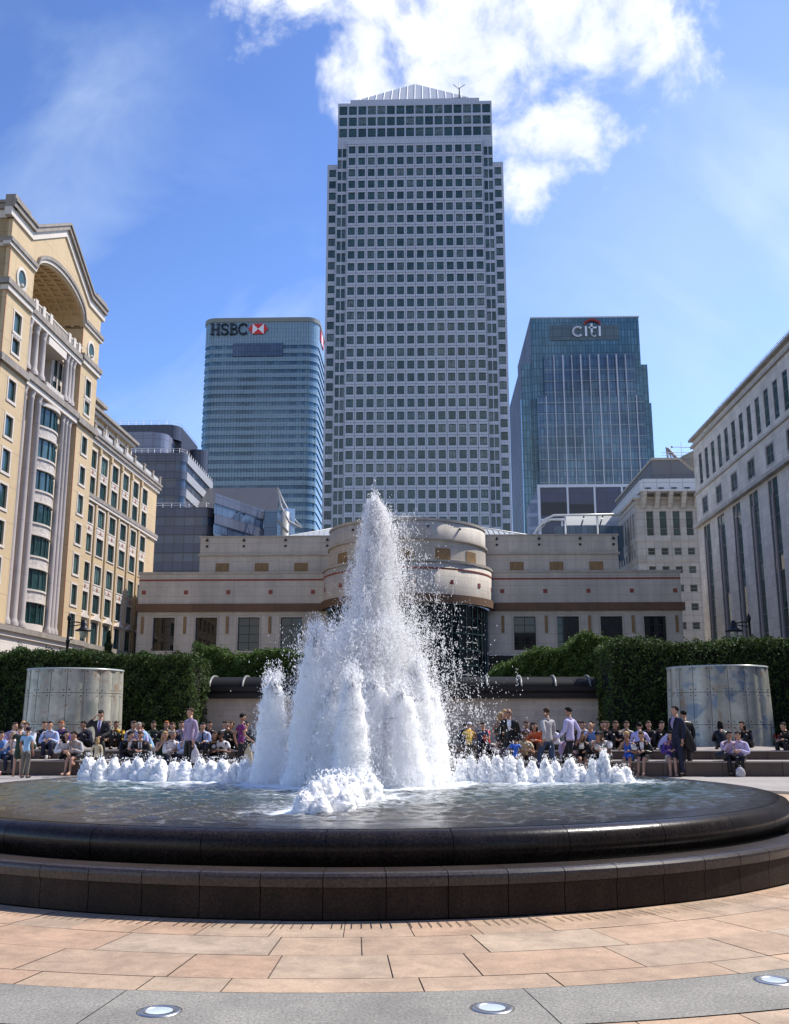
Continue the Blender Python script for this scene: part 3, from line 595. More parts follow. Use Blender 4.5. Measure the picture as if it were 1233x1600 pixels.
# ================= limestone building with rotunda =================
def limestone():
    t=thing('limestone_building','long low limestone building with a central round bay and brown stone band','building',(-2.4,140,0))
    c=(-2.4,136.0); f=Fr((0,135),(1,0),(0,-1)); w=MB(); wins=[]
    x0,x1=-40.0,35.25
    wl=[-36.25+5.93*i for i in range(4)]; wr=[13.7+5.93*i for i in range(4)]
    hol=[(x-1.5,x+1.5,11.1,15.68) for x in wl+wr]+[(x-1.5,x+1.5,4.2,9.2) for x in wl+wr]
    for a,b in ((x0,-13),(8.3,x1)):
        wall_holes(w,f,a,b,10.4,16.5,[h for h in hol if a<h[0]<b and h[2]>10],.45)
        w.fbox(f,a,b,17.55,21.75,-1.5,.12)
    wins+=hole_windows(f,[h for h in hol if h[2]>10],.45,0,2,4)
    # parapet block and set-back storey
    f2=Fr((0,137.5),(1,0),(0,-1))
    wall_holes(w,f2,-32.2,-12,21.7,27.45,[],.2); wall_holes(w,f2,7.5,27.4,21.7,27.45,[],.2)
    w.poly([(-40,135,21.7),(35.25,135,21.7),(35.25,170,21.7),(-40,170,21.7)]); w.poly([(-32.2,137.5,27.45),(27.4,137.5,27.45),(27.4,170,27.45),(-32.2,170,27.45)])
    for xs,z1 in ((x0,21.7),(x1,21.7)): w.poly([(xs,135,0),(xs,170,0),(xs,170,z1),(xs,135,z1)])
    for xs in (-32.2,27.4): w.poly([(xs,137.5,21.7),(xs,170,21.7),(xs,170,27.45),(xs,137.5,27.45)])
    # rotunda
    R1,R2=11.75,10.95
    w.lathe([(R1,17.55),(R1,21.75),(R1-.35,21.78),(R2,21.8)],c,-PI,0,72,0,True); w.lathe([(R2,21.8),(R2,24.75)],c,-PI,0,72); w.lathe([(R2,25.05),(R2,27.45),(R2-.4,27.45),(R2-.4,26)],c,-PI,0,72)
    w.build('wall',M_wstone,t)
    k=MB() # copings & ledges
    for a,b in ((x0-.1,-13.9),(9.1,x1+.1)): k.fbox(f,a,b,21.75,22.05,-1.6,.24)
    for a,b in ((-32.4,-13.2),(8.4,27.6)): k.fbox(f2,a,b,24.75,25.05,-.2,.25); k.fbox(f2,a,b,27.45,27.65,-.5,.12)
    k.lathe([(R1+.12,21.75),(R1+.14,22.05),(R1-.6,22.05)],c,-PI,0,72,0,False); k.lathe([(R2,24.75),(R2+.28,24.8),(R2+.28,25.02),(R2,25.05)],c,-PI,0,72,0,False); k.lathe([(R2+.1,27.3),(R2+.12,27.65),(R2-.5,27.65)],c,-PI,0,72,0,False)
    k.build('coping',M_wstone_plain,t)
    b=MB()
    for a,e in ((x0-.2,-13.8),(9.0,x1+.35)): b.fbox(f,a,e,16.5,17.55,-1.2,.45)
    b.lathe([(R1-.3,16.5),(R1+.35,16.5),(R1+.35,17.55),(R1,17.56)],c,-PI,0,72,0,False); b.build('stone_band',M_brown,t)
    r=MB()
    for a,e in ((x0,-13.9),(9.1,x1)): r.fbox(f,a,e,20.78,21.02,.118,.16)
    r.lathe([(R1,20.78),(R1+.05,20.79),(R1+.05,21.01),(R1,21.02)],c,-PI,0,72,0,False); r.build('red_stripe',M_red,t)
    for x in [-39.25+5.93*i for i in range(5)]+[10.7+5.93*i for i in range(5)]:
        q=MB(); q.fbox(f,x-.28,x+.28,18.9,19.46,.1,.17); q.build('red_inset',M_red,t)
        q=MB(); q.fbox(f,x-.2,x+.2,13.45,15.8,0,.12); q.build('timber_strip',M_timber,t)
    for x in [-28.9+5.65*i for i in range(3)]+[13.05+5.6*i for i in range(3)]:
        q=MB(); q.fbox(f2,x-.98,x+.98,22.06,23.7,-.02,.05); q.build('timber_panel',M_timber,t)
    def carc(ri,a,wd,z0,z1,name,m,th=.06):
        q=MB(); h=wd/ri/2; q.grid([[(c[0]+rr*math.cos(a-h+2*h*j/6),c[1]+rr*math.sin(a-h+2*h*j/6),z) for j in range(7)] for rr,z in ((ri,z0),(ri+th,z0),(ri+th,z1),(ri,z1))],0,False,uvs=lambda i,j:(a*ri+wd*j/6,(z0,z0,z1,z1)[i])); q.build(name,m,t)
    for dg in (-142,-116,-90,-64,-38): carc(R2,R(dg),2.2,22.06,23.7,'timber_panel',M_timber)
    for dg in (-163,-138,-112,-85,-60,-35,-12): carc(R1,R(dg),.6,18.9,19.46,'red_inset',M_red,.06)
    # small lamps on the top storey
    for x in (-31.2,-25.9,-19.9,-13.9,10.3,16.3,22.1,26.8):
        q=MB(); q.fbox(f2,x-.17,x+.17,26.85,27.1,0,.35); q.fbox(f2,x-.05,x+.05,27.1,27.3,0,.12); q.fbox(f2,x-.17,x+.17,26.0,26.3,0,.1); q.build('wall_lamp',M_dark,t)
    for dg in (-130,-105,-75,-50):
        a=R(dg); q=MB(); q.ball((c[0]+(R2+.12)*math.cos(a),c[1]+(R2+.12)*math.sin(a),26.5),.17); q.build('wall_lamp',M_dark,t)
    d=MB()
    for a,e in ((x0,-13.5),(8.6,x1)): d.fbox(f,a,e,0,10.35,-.5,-.06)
    d.build('dark_base',mat('dark_base_glass',(.008,.012,.012),.1,0,.5),t)
    # slim frames round the windows
    for x in wl+wr:
        q=MB()
        for a,b_,zz0,zz1 in ((x-1.75,x-1.62,11.1,15.9),(x+1.62,x+1.75,11.1,15.9),(x-1.75,x+1.75,15.9,16.02)): q.fbox(f,a,b_,zz0,zz1,0,.05)
        q.build('window_surround',M_wstone_plain,t)
    add_windows(t,wins,[M_dark,G_white],'window',100,.09,.1)
    # glazed drum of the rotunda
    g=MB(); g.lathe([(11.0,0),(11.0,16.5)],c,-PI,0,28,0,False); dr=g.build('glass_drum',grid_glass('drum_glass',(.006,.012,.012),(.012,.018,.02),400,400,.05,.5,0,0,.3),t)
    m=MB()
    for z in (2.4,4.4,6.5,8.6,10.6,12.7,14.8): m.lathe([(10.98,z),(11.1,z),(11.1,z+.14),(10.98,z+.14)],c,-PI,0,56,0,False)
    for i in range(29):
        a=-PI+PI*i/28; m.box(*(lambda x,y:(x-.05,x+.05,y-.05,y+.05))(c[0]+11.08*math.cos(a),c[1]+11.08*math.sin(a)),0,16.5)
    m.build('drum_mullions',M_dkgreen,dr)
    m=MB()
    for a in (-44,-37): 
        for z in (7.4,9.5,11.6,13.6): a0=R(a); m.tube([(c[0]+11.2*math.cos(a0+R(5)*s),c[1]+11.2*math.sin(a0+R(5)*s),z) for s in (-.5,.5)],.06,5)
    m.build('drum_rails',M_steel_trim,dr)
    # ribbed metal roof
    r=MB(); ap=Vector((-3.0,152,33.6)); bs=[(-20.5,138.5,27.6),(15.5,138.5,27.6),(15.5,166,27.6),(-20.5,166,27.6)]
    for i in range(4): p,q=bs[i],bs[(i+1)%4]; r.poly([p,q,ap],0,uv=[(-18,0),(18,0),(0,15)])
    rf=r.build('roof',M_roof,t); r=MB()
    for i in range(1,48):
        u=-1+2*i/48; e=1-abs(u); p0=Vector((-2.5+u*18,138.5,27.65)); tgt=Vector((-2.5+u*18+(-.5)*e,138.5+13.5*e,27.65+6*e)); r.tube([p0,tgt],.07,4)
    r.tube([bs[0],ap,bs[1]],.14,4); r.build('standing_seams',mat('seam_grey',(.30,.31,.31),.5,.3),rf)
limestone()
# ================= pale marble building beyond, right =================
def marble():
    t=thing('marble_building','grey marble building with bracketed cornice and grey roof box, beyond the limestone building','building',(45,180,0))
    f=Fr((37.3,170),(1,0),(0,-1)); fs=Fr((37.3,170),(0,1),(-1,0)); w=MB(); wins=[]
    cs=[2.45+2.3*i for i in range(8)]
    hol=[(c-.62,c+.62,33.5,37.9) for c in cs]+[(c-.62,c+.62,z-.62,z+.62) for c in cs for z in [30.7-3.25*i for i in range(9)]]
    wall_holes(w,f,0,24,0,39.9,hol,.4); wins+=hole_windows(f,[h for h in hol if h[2]>33],.4,0,1,1,[.3,.75])+hole_windows(f,[h for h in hol if h[2]<33],.4,0,1,1,[.5])
    sc=[2.5+2.3*i for i in range(13)]; hs=[(c-.55,c+.55,33.5,37.9) for c in sc]+[(c-.55,c+.55,z-.62,z+.62) for c in sc for z in (30.7,27.45,24.2,20.95)]
    wall_holes(w,fs,0,33,0,39.9,hs,.2); wins+=hole_windows(fs,hs,.2,0,1,1,[.5])
    w.fbox(f,0,24,39.9,40.1,-30,.0); w.build('wall',M_greym2,t)
    k=MB()
    for z in (39.1,32.4,28.95): k.fbox(f,-.12,24,z,z+.16,-.2,.1); k.fbox(fs,-.12,33,z,z+.16,-.2,.1)
    k.fbox(f,-.35,24,39.95,40.35,-1,.35); k.fbox(fs,.36,33,39.95,40.35,-1,.35); k.build('cornice',M_wstone_plain,t)
    for c in [1.35+2.3*i for i in range(7)]:
        b=MB(); P=f.P
        b.hexa([P(c-.38,38.35,.45),P(c+.38,38.35,.45),P(c+.38,38.35,0),P(c-.38,38.35,0),P(c-.38,41.0,2.3),P(c+.38,41.0,2.3),P(c+.38,41.0,0),P(c-.38,41.0,0)]); b.build('bracket',M_greym2,t)
    k=MB(); k.fbox(f,.5,24,41.0,41.4,-1,2.2); k.fbox(f,1.6,24,40.4,43.9,-6,-.5); k.box(38.4,38.9,170.5,203,40.4,43.6); k.build('attic',mat('white_panels',(.55,.55,.55),.5,0,.5,brick=(2.3,1.2,.06,.6,0,.03)),t)
    for c in [2.5+2.3*i for i in range(7)]: k=MB(); k.fbox(f,c-.5,c+.5,41.9,42.3,-.5,-.44); k.build('vent_slot',M_dark,t)
    r=MB(); r.box(41.2,64,172,206,43.7,47.7); r.build('roof_box',mat('slate_box',(.15,.145,.15),.6,.1,noise=(.3,.06),brick=(3.7,9,.06,.7,0,.03)),t)
    q=MB(); q.box(41.0,64.3,171.7,206.3,47.7,48.1); q.build('roof_edge',M_wstone_plain,t)
    m=MB(); p=Vector((44.3,174,48.1)); m.tube([p+Vector((2.2,0,0)),p+Vector((.2,0,2.4))],.32,6); m.tube([p+Vector((.3,0,0)),p+Vector((.1,0,2.6))],.2,6); m.tube([p+Vector((1.1,0,0)),p+Vector((.1,0,2.6))],.12,6); m.tube([p+Vector((2.8,0,0)),p+Vector((2.8,0,3.6))],.05,4)
    for x in (50,55,59): m.tube([(x,173,48.1),(x,173,50.2)],.06,4)
    for z in (48.7,49.2): m.tube([(43,172.2,z),(64,172.2,z)],.05,4)
    m.build('roof_equipment',mat('equipment_grey',(.25,.24,.24),.6),t)
    add_windows(t,wins,[M_lilac,G_right],'window',100,.08,.08)
marble()
# ================= grey marble facade on the right =================
def rightb():
    t=thing('grey_marble_building','tall grey marble facade with deep vertical window slots along the right side','building',(42,100,0))
    f=Fr((42,152),(0,-1),(-1,0)); w=MB(); wins=[]; zt=44.3; s0=3.4
    top=[(42.7-3.25*j-.8,42.7-3.25*j+.8,36.75,41.5) for j in range(-14,12)]; top=[h for h in top if h[0]>s0+1]
    sq=[(8+7.03*j-1.6,8+7.03*j+1.5,31.8,34.75) for j in range(12)]
    stp=[(8.0+7.03*j-1.7,8.0+7.03*j+1.6,5.5,30.2) for j in range(12)]
    wall_holes(w,f,s0,88,0,zt,top+stp+sq,.16)
    w.fbox(f,88,182,0,zt,-30,0); w.fbox(f,s0,s0+.05,0,zt,-30,-.001); w.fbox(f,s0+.05,88,zt-.01,zt,-30,-.001)
    w.build('wall',M_greym,t)
    wins+=hole_windows(f,top,.14,0,1,1,[.15,.5,.85])
    for a,b,c,e in sq: # framed inset panels
        pn=MB()
        pn.fbox(f,a,a+.3,c,e,-.14,.02); pn.fbox(f,b-.3,b,c,e,-.14,.02); pn.fbox(f,a+.3,b-.3,c,c+.3,-.14,.02); pn.fbox(f,a+.3,b-.3,e-.3,e,-.14,.02); pn.build('window_surround',M_greym2,t)
        wins.append((f.P((a+b)/2,c+.3,-.13),f.ang(),b-a-.6,e-c-.6,2,2,None))
    for j,(a,b,c,e) in enumerate(stp):
        m=(a+b)/2; z=c
        k=MB(); k.lathe([(.17,4),(.17,e-1.8)],tuple(f.P(m-.35,0,.0))[:2],0,2*PI,10); k.fbox(f,m-.7,m,3,c+.6,-.1,.1); k.build('half_column',M_lilac,t)
        for (sa,sb) in ((a,m-.5),(m-.2,b)):
            wins.append((f.P((sa+sb)/2,c,-.14),f.ang(),sb-sa,e-c,1,1,[i/11.0 for i in range(1,11)]))
    k=MB()
    k.fbox(f,s0-.3,88,30.5,31.0,0,.7); k.fbox(f,s0-.1,88,31.0,31.25,0,.35); k.fbox(f,s0-.15,88,35.7,35.95,0,.25); k.fbox(f,s0-.3,182,zt-1.1,zt-.7,0,.35); k.fbox(f,s0-.4,182,zt,zt+.35,-1,.6)
    k.build('cornice',M_greym2,t)
    r=MB(); 
    for zz in (zt+.9,zt+1.35): r.tube([f.P(15,zz,-.2),f.P(88,zz,-.2)],.035,4)
    for i in range(37): r.tube([f.P(15+2*i,zt+.3,-.2),f.P(15+2*i,zt+1.35,-.2)],.03,4)
    r.build('roof_railing',M_dark,t)
    a=MB(); p=f.P(2.6,44.0,0); a.hexa([p+Vector(v) for v in ((-1.9,-.6,-2.3),(.1,-.6,-4.2),(.1,.4,-4.2),(-1.9,.4,-2.3),(-1.9,-.6,-2.0),(.1,-.6,-1.0),(.1,.4,-1.0),(-1.9,.4,-2.0))]); a.tube([p+Vector((-3.2,-.6,-.4)),p+Vector((0,-.6,-.5))],.06,5); a.ball(p+Vector((-3.2,-.6,-.4)),.18); a.build('corner_bracket',M_greym2,t)
    add_windows(t,wins,[M_lilac,G_right],'window',100,.07,.08)
rightb()
# ================= ochre classical building on the left =================
def ochre():
    K=1.42; f=Fr((-29.2*K,108*K),(-.0243,-1),(1,-.0243),K); P=f.P
    t=thing('ochre_building','ochre and cream stone classical building with arched gable and giant columns, left side','building',tuple(f.P(30,EYE))[:2]+(0,))
    w=MB(); wins=[]; tr=MB(); base=MB()
    cols=[23.85,20.9,17.85,14.75,11.6,8.55]; rz=[(23.95,25.4),(21.6,22.95),(18.95,20.35),(16.35,17.75),(13.75,15.2),(11.15,12.6),(8.25,10.15)]
    far=[30.2+2.95*i+16 for i in range(5)]
    H=[(c-.84,c+.84,a-.16,b+.04) for c in cols+far for a,b in rz]
    Hc=[h for h in H if h[0]<26]; Hf=[h for h in H if h[0]>44]
    wall_holes(w,f,4.4,24.9,8.0,26.4,Hc,.16); wall_holes(w,f,43.4,62,8.0,26.4,Hf,.16)
    wins+=hole_windows(f,H,.16,0,3,1,[.12])
    # projecting piers
    D=.30
    for a,b,lo in ((24.9,28.9,25.9),(39.2,43.4,0)):
        m=(a+b)/2
        hp=[(m-.6,m+.6,z0-.1,z1+.05) for z0,z1 in ((8.5,10.3),(11.2,12.75),(13.8,15.35),(16.4,17.95),(19.0,20.5),(21.6,23.0),(24.3,25.7),(27.9,28.9),(29.5,30.9))]
        wall_holes(w,f,a,b,8.1,35.3,hp,.18,D); wins+=hole_windows(f,hp,.18,D,1,1,[.12])
        for x in (a,b): w.poly([P(x,8.1,D),P(x,38.3 if x in(24.9,43.4) else 35,D),P(x,38.3 if x in(24.9,43.4) else 35,-3),P(x,8.1,-3)],0)
        for h in hp:
            s_=MB(); sa,sb,za,zb=h
            s_.fbox(f,sa-.16,sa,za-.12,zb+.15,D,D+.04); s_.fbox(f,sb,sb+.16,za-.12,zb+.15,D,D+.04); s_.fbox(f,sa,sb,zb,zb+.15,D,D+.04); s_.fbox(f,sa-.2,sb+.2,za-.2,za-.003,D,D+.07); s_.build('window_surround',M_cream,t)
        q=MB(); q.fbox(f,m-.6,m+.6,28.96,29.38,D,D+.04); q.build('carved_panel',M_carve,t)
        # oculus
        oc=P(m,33.75,D); q=MB(); rows=[]
        for r_,d_ in ((.98,0),(.98,.08),(.72,.1),(.70,-.25)): rows.append([P(m+r_*.9*math.cos(2*PI*j/28),33.7+r_*math.sin(2*PI*j/28)*.95,D+d_) for j in range(28)])
        q.grid(rows,0,False,True); ocp=q.build('oculus_surround',M_cream,t)
        q=MB(); q.poly([P(m+.66*math.cos(2*PI*j/28),33.7+.7*math.sin(2*PI*j/28),D+.01) for j in range(28)]); q.build('oculus_glass',MC['window_frame_green'],ocp)
        q=MB(); q.ball(P(m+.1,33.15,D+.15),.22,0,8,6); q.build('finial',M_cream,ocp)
    # gable wall with segmental arch
    sc,hw=34.05,5.15; zc=35.3; rise=2.15
    arch=lambda s: zc-.0+rise*math.sqrt(max(0,1-((s-sc)/hw)**2))
    sl,sr=28.0,40.1; apx=41.75
    def roofz(s): 
        if s<=sl or s>=sr: return 38.3
        return 38.3+(apx-38.3)*(1-abs(s-sc)/(sr-sc))
    S=[24.9,sl]+[sc-hw+2*hw*i/28 for i in range(29)]+[sr,43.4]; S=sorted(set(round(s,4) for s in S))
    for a,b in zip(S[:-1],S[1:]):
        ia=abs(a-sc)<=hw+1e-3 and abs(b-sc)<=hw+1e-3; za,zb=(arch(a),arch(b)) if ia else (35.3,35.3)
        w.poly([P(a,za,D),P(b,zb,D),P(b,roofz(b),D),P(a,roofz(a),D)],0,uv=[(a*K,za*K),(b*K,zb*K),(b*K,roofz(b)*K),(a*K,roofz(a)*K)])
        w.poly([P(a,roofz(a),D),P(b,roofz(b),D),P(b,roofz(b),-7),P(a,roofz(a),-7)],0)
        if ia: w.poly([P(a,za,D),P(b,zb,D),P(b,zb,-3.4),P(a,za,-3.4)],0)
    for x in (24.9,43.4): w.poly([P(x,26,-.001),P(x,38.3,-.001),P(x,38.3,-7),P(x,26,-7)],0)
    w.poly([P(28.9,8,-3.4),P(39.2,8,-3.4),P(39.2,38,-3.4),P(28.9,38,-3.4)],0)
    w.build('wall',M_ochre,t)
    # vault ribs
    rb=MB()
    for dd in (.0,-.85,-1.7,-2.55,-3.3):
        pts=[sc-hw+2*hw*i/28 for i in range(29)]
        for a,b in zip(pts[:-1],pts[1:]): 
            q=[(a,arch(a)),(b,arch(b)),(b,arch(b)-.14),(a,arch(a)-.14)]
            rb.hexa([P(s,z,dd) for s,z in q]+[P(s,z,dd+.28) for s,z in q])
    for i in range(1,14):
        a=sc-hw+2*hw*i/14
        rb.hexa([P(a-.12,arch(a-.12)-.13,-3.3),P(a+.12,arch(a+.12)-.13,-3.3),P(a+.12,arch(a+.12)-.13,.2),P(a-.12,arch(a-.12)-.13,.2),P(a-.12,arch(a-.12),-3.3),P(a+.12,arch(a+.12),-3.3),P(a+.12,arch(a+.12),.2),P(a-.12,arch(a-.12),.2)])
    rb.build('vault_coffers',M_ochre,t)
    # cornices following a profile along (s,z) points
    def cor(pts,prof,name,m,d0=D):
        q=MB(); n=len(pts)
        for (dz0,dz1,d) in prof:
            for (a,za),(b,zb) in zip(pts[:-1],pts[1:]):
                q.hexa([P(a,za+dz0,d0-.4),P(b,zb+dz0,d0-.4),P(b,zb+dz0,d0+d),P(a,za+dz0,d0+d),P(a,za+dz1,d0-.4),P(b,zb+dz1,d0-.4),P(b,zb+dz1,d0+d),P(a,za+dz1,d0+d)])
        return q.build(name,m,t)
    rp=[(24.3,38.3),(sl,38.3),(sc,apx),(sr,38.3),(44.0,38.3)]
    cor(rp,[(-.12,.28,.36),(.28,.5,.48)],'gable_cornice',M_ledge); cor(rp,[(-.75,-.12,.14)],'gable_frieze',M_cream)
    cor([(24.6,39.0),(27.0,39.0)],[(-.2,.15,.35)],'gable_block',M_ledge); cor([(41.3,39.0),(44,39.0)],[(-.2,.15,.35)],'gable_block',M_ledge)
    ap=[(sc-hw+2*hw*i/28,arch(sc-hw+2*hw*i/28)) for i in range(29)]
    ap=[(24.5,35.3)]+ap+[(43.8,35.3)]
    cor(ap,[(.02,.3,.16)],'arch_moulding',M_cream); cor(ap,[(.3,.62,.28)],'arch_cornice',M_ledge)
    for a,b in ((24.5,29.0),(39.1,43.8)):
        cor([(a,32.2),(b,32.2)],[(.1,.55,.32)],'ledge',M_ledge); cor([(a+.2,32.2),(b-.2,32.2)],[(-.3,.1,.2)],'ledge_moulding',M_cream)
        cor([(a,26.8),(b,26.8)],[(-.3,.25,.28)],'ledge',M_ledge)
    # cornices return along the side of the block
    for z0_,z1_,dd,mm,nm in ((38.18,38.58,.36,M_ledge,'gable_cornice'),(38.58,38.8,.48,M_ledge,'gable_cornice'),(37.55,38.18,.14,M_cream,'gable_frieze'),(35.6,35.92,.28,M_ledge,'arch_cornice'),(35.3,35.6,.16,M_cream,'arch_moulding'),(32.3,32.75,.32,M_ledge,'ledge'),(26.5,27.05,.28,M_ledge,'ledge')):
        for a_,b_ in ((43.41,43.4+dd),): q=MB(); q.fbox(f,a_,b_,z0_,z1_,-7,D+dd-.01); q.build(nm,mm,t)
    # main facade cornices
    def lin(a,b,z0,z1,d,m,name): q=MB(); q.fbox(f,a,b,z0,z1,-.1,d); q.build(name,m,t)
    for a,b in ((3.9,24.88),(43.42,62)):
        lin(a,b,26.4,26.75,.35,M_ledge,'main_cornice'); lin(a+.1,b,26.05,26.4,.18,M_cream,'cornice_moulding'); lin(a,b,26.75,26.95,.45,M_ledge,'cornice_top')
        lin(a+.1,b,21.0,21.35,.26,M_ledge,'string_course'); lin(a+.2,b,20.75,21.0,.2,M_cream,'string_moulding')
    for a,b,d in ((3.9,24.8,.35),(24.8,43.6,.7),(43.6,62,.35)):
        lin(a,b,7.75,8.15,d+.2,M_ledge,'base_ledge'); lin(a,b,7.4,7.75,d,M_cream,'base_moulding')
    # white rusticated base
    for a,b,d in ((4.2,24.8,.12),(24.8,43.5,.5),(43.5,62,.12)):
        hb=[(c-.7,c+.7,3.6,6.4) for c in ([7.5+3.0*i for i in range(6)] if b<26 else ([26.9,30.4,34.0,37.6,41.3] if a<30 else [46,49,52,55,58]))]
        wall_holes(base,f,a,b,0,7.4,hb,.35,d); wins+=hole_windows(f,hb,.35,d,1,1,[.5])
        base.poly([P(a,0,d),P(a,7.4,d),P(a,7.4,-3),P(a,0,-3)]); base.poly([P(b,0,d),P(b,7.4,d),P(b,7.4,-3),P(b,0,-3)])
    base.build('stone_base',M_creamb,t)
    e=MB(); e.fbox(f,4.38,4.42,0,26.4,-20,0); e.build('end_wall',M_ochre,t)
    # surrounds, spandrels, pilasters on the main facade
    for c in cols+far:
        for i,(a,b) in enumerate(rz):
            q=MB(); q.fbox(f,c-1.02,c-.85,a-.16,b+.19,0,.05); q.fbox(f,c+.85,c+1.02,a-.16,b+.19,0,.05); q.fbox(f,c-.85,c+.85,b+.05,b+.19,0,.06); q.fbox(f,c-1.05,c+1.05,a-.28,a-.165,0,.08)
            if i==6: # little pediment
                q.hexa([P(c-1.1,b+.2,0),P(c+1.1,b+.2,0),P(c+1.1,b+.2,.3),P(c-1.1,b+.2,.3),P(c-.02,b+.75,0),P(c+.02,b+.75,0),P(c+.02,b+.75,.3),P(c-.02,b+.75,.3)])
            q.build('window_surround',M_cream,t)
        for i in (0,2,4):
            za,zb=rz[i+1][1]+.2,rz[i][0]-.29
            q=MB(); q.fbox(f,c-.95,c+.95,za,zb,0,.04); sp=q.build('spandrel_panel',M_cream,t)
            q=MB(); m_=(za+zb)/2
            for x in (-.55,.55): q.fbox(f,c+x-.28,c+x+.28,m_-.13,m_+.13,.035,.07,0)
            q.hexa([P(c-.2,m_,.035),P(c,m_-.22,.035),P(c,m_-.22,.08),P(c-.2,m_,.08),P(c,m_+.22,.035),P(c+.2,m_,.035),P(c+.2,m_,.08),P(c,m_+.22,.08)],1)
            q.build('panel_relief',[M_carve,mat('relief_red',(.33,.14,.09),.8)],sp)
    for c in [22.38,19.38,16.3,13.2,10.08]+[x+1.5 for x in far]:
        q=MB(); q.fbox(f,c-.16,c+.16,8.2,20.7,0,.14); q.fbox(f,c-.16,c+.16,21.4,26.0,0,.14); q.fbox(f,c-.2,c+.2,25.4,25.9,.14,.24); q.build('pilaster_strip',M_ochre,t)
    # balustrade
    q=MB()
    for a,b in ((4.2,24.8),): q.fbox(f,a,b,27.0,27.55,.12,.24)
    q.build('balustrade_panel',mat('balustrade_pale',(.55,.53,.50),.8,noise=(.5,.1),brick=(.3,2,.05,.5,0,.05)),t)
    for c in [24.5,22.38,19.38,16.3,13.2,10.08,7.1,4.5]:
        q=MB(); q.fbox(f,c-.26,c+.26,26.96,27.72,.0,.36); q.fbox(f,c-.32,c+.32,27.72,27.84,-.04,.4); q.build('balustrade_post',M_ledge,t)
    # set-back attic storey
    at=MB(); cat_=[23.3,20.35,17.3,14.2]; ha=[(c-.75,c+.75,26.95,28.75) for c in cat_]; wall_holes(at,f,11.2,24.9,26.4,29.3,ha,.25,-.9); wins+=hole_windows(f,ha,.25,-.9,3,1,[.12])
    at.fbox(f,11.15,11.2,26.4,29.3,-8,-.9); at.poly([P(11.2,29.3,-.9),P(24.9,29.3,-.9),P(24.9,29.3,-8),P(11.2,29.3,-8)]); at.build('attic_wall',M_ochre,t)
    for c in cat_:
        q=MB(); sa,sb=c-.75,c+.75; q.fbox(f,sa-.2,sa,26.9,28.95,-.9,-.82); q.fbox(f,sb,sb+.2,26.9,28.95,-.9,-.82); q.fbox(f,sa,sb,28.76,28.95,-.9,-.82); q.build('window_surround',M_cream,t)
    for c in [24.7,21.85,18.85,15.75,12.6,11.4]:
        q=MB(); q.fbox(f,c-.13,c+.13,26.5,29.2,-.9,-.72); q.build('pilaster_strip',M_cream,t)
    q=MB(); q.fbox(f,10.9,24.9,29.3,29.6,-1.5,-.5); q.build('attic_moulding',M_cream,t); q=MB(); q.fbox(f,10.6,24.9,29.6,29.9,-1.5,-.2); q.build('attic_cornice',M_ledge,t)
    q=MB(); q.fbox(f,19.9,24.9,29.9,30.6,-2.2,-.9); q.fbox(f,19.5,24.9,30.6,30.95,-2.6,-.5); q.build('roof_block',M_ledge,t)
    # recess: columns in two orders, bay windows, carved spandrels
    def column(s,z0,z1,d=.3,r=.42):
        c=P(s,z0,d); top=P(s,z1,d).z; k=K; q=MB(); zb=c.z
        q.lathe([(r*1.45*k,zb),(r*1.45*k,zb+.25*k),(r*1.2*k,zb+.42*k),(r*k,zb+.6*k),(r*.98*k,zb+(top-zb)*.5),(r*.86*k,top-.7*k),(r*1.0*k,top-.62*k),(r*.88*k,top-.55*k),(r*1.15*k,top-.25*k),(r*1.3*k,top-.12*k),(r*1.3*k,top)],(c.x,c.y),0,2*PI,20); q.build('column',M_colst,t)
    M_colst=mat('pinkish_column_stone',(.44,.38,.34),.7,noise=(.6,.08),stain=(1.2,.12),brick=(40,5.6,.03,.7,0,.02))
    for s in (38.73,37.4,36.07): column(s,8.3,26.4,.0,.29); column(s,27.6,31.6,.0,.27)
    for s in (31.2,30.5,29.8): column(s,8.3,26.4,.0,.24); column(s,27.6,31.6,.0,.23)
    # narrow window strips between columns
    q=MB(); q.fbox(f,28.95,31.9,8.2,32,-1.2,-.9); q.fbox(f,35.7,39.15,8.2,32,-1.2,-.9); q.build('recess_wall',M_cream,t)
    nar=[(x-.22,x+.22,z0,z1) for x in (38.02,36.62,31.25,30.25) for z0,z1 in ((8.6,10.6),(11.3,13.2),(13.9,15.8),(16.5,18.4),(19.1,21),(21.7,23.6),(24.1,25.9),(27.9,29.3),(29.8,31.2))]
    wins+=[(P((a+b)/2,c,-.88),f.ang(),(b-a)*K,(e-c)*K,1,1,[]) for a,b,c,e in nar]
    # bay: convex curved glazing
    bc,bw=33.65,1.95; bul=.62
    def bay(z0,z1,off,name,mm,par=t,n=12):
        q=MB(); pts=[(bc-bw+2*bw*i/n,-.35+bul*(1-((-1+2*i/n))**2)+off) for i in range(n+1)]
        q.grid([[P(s,z,d) for s,d in pts] for z in (z0,z1)],0,False); q.grid([[P(s,z0,d) for s,d in pts],[P(s,z0,-1.1) for s,d in pts]],0,False); q.grid([[P(s,z1,d) for s,d in pts],[P(s,z1,-1.1) for s,d in pts]],0,False); return q.build(name,mm,par)
    bz=[8.75+2.58*i for i in range(7)]
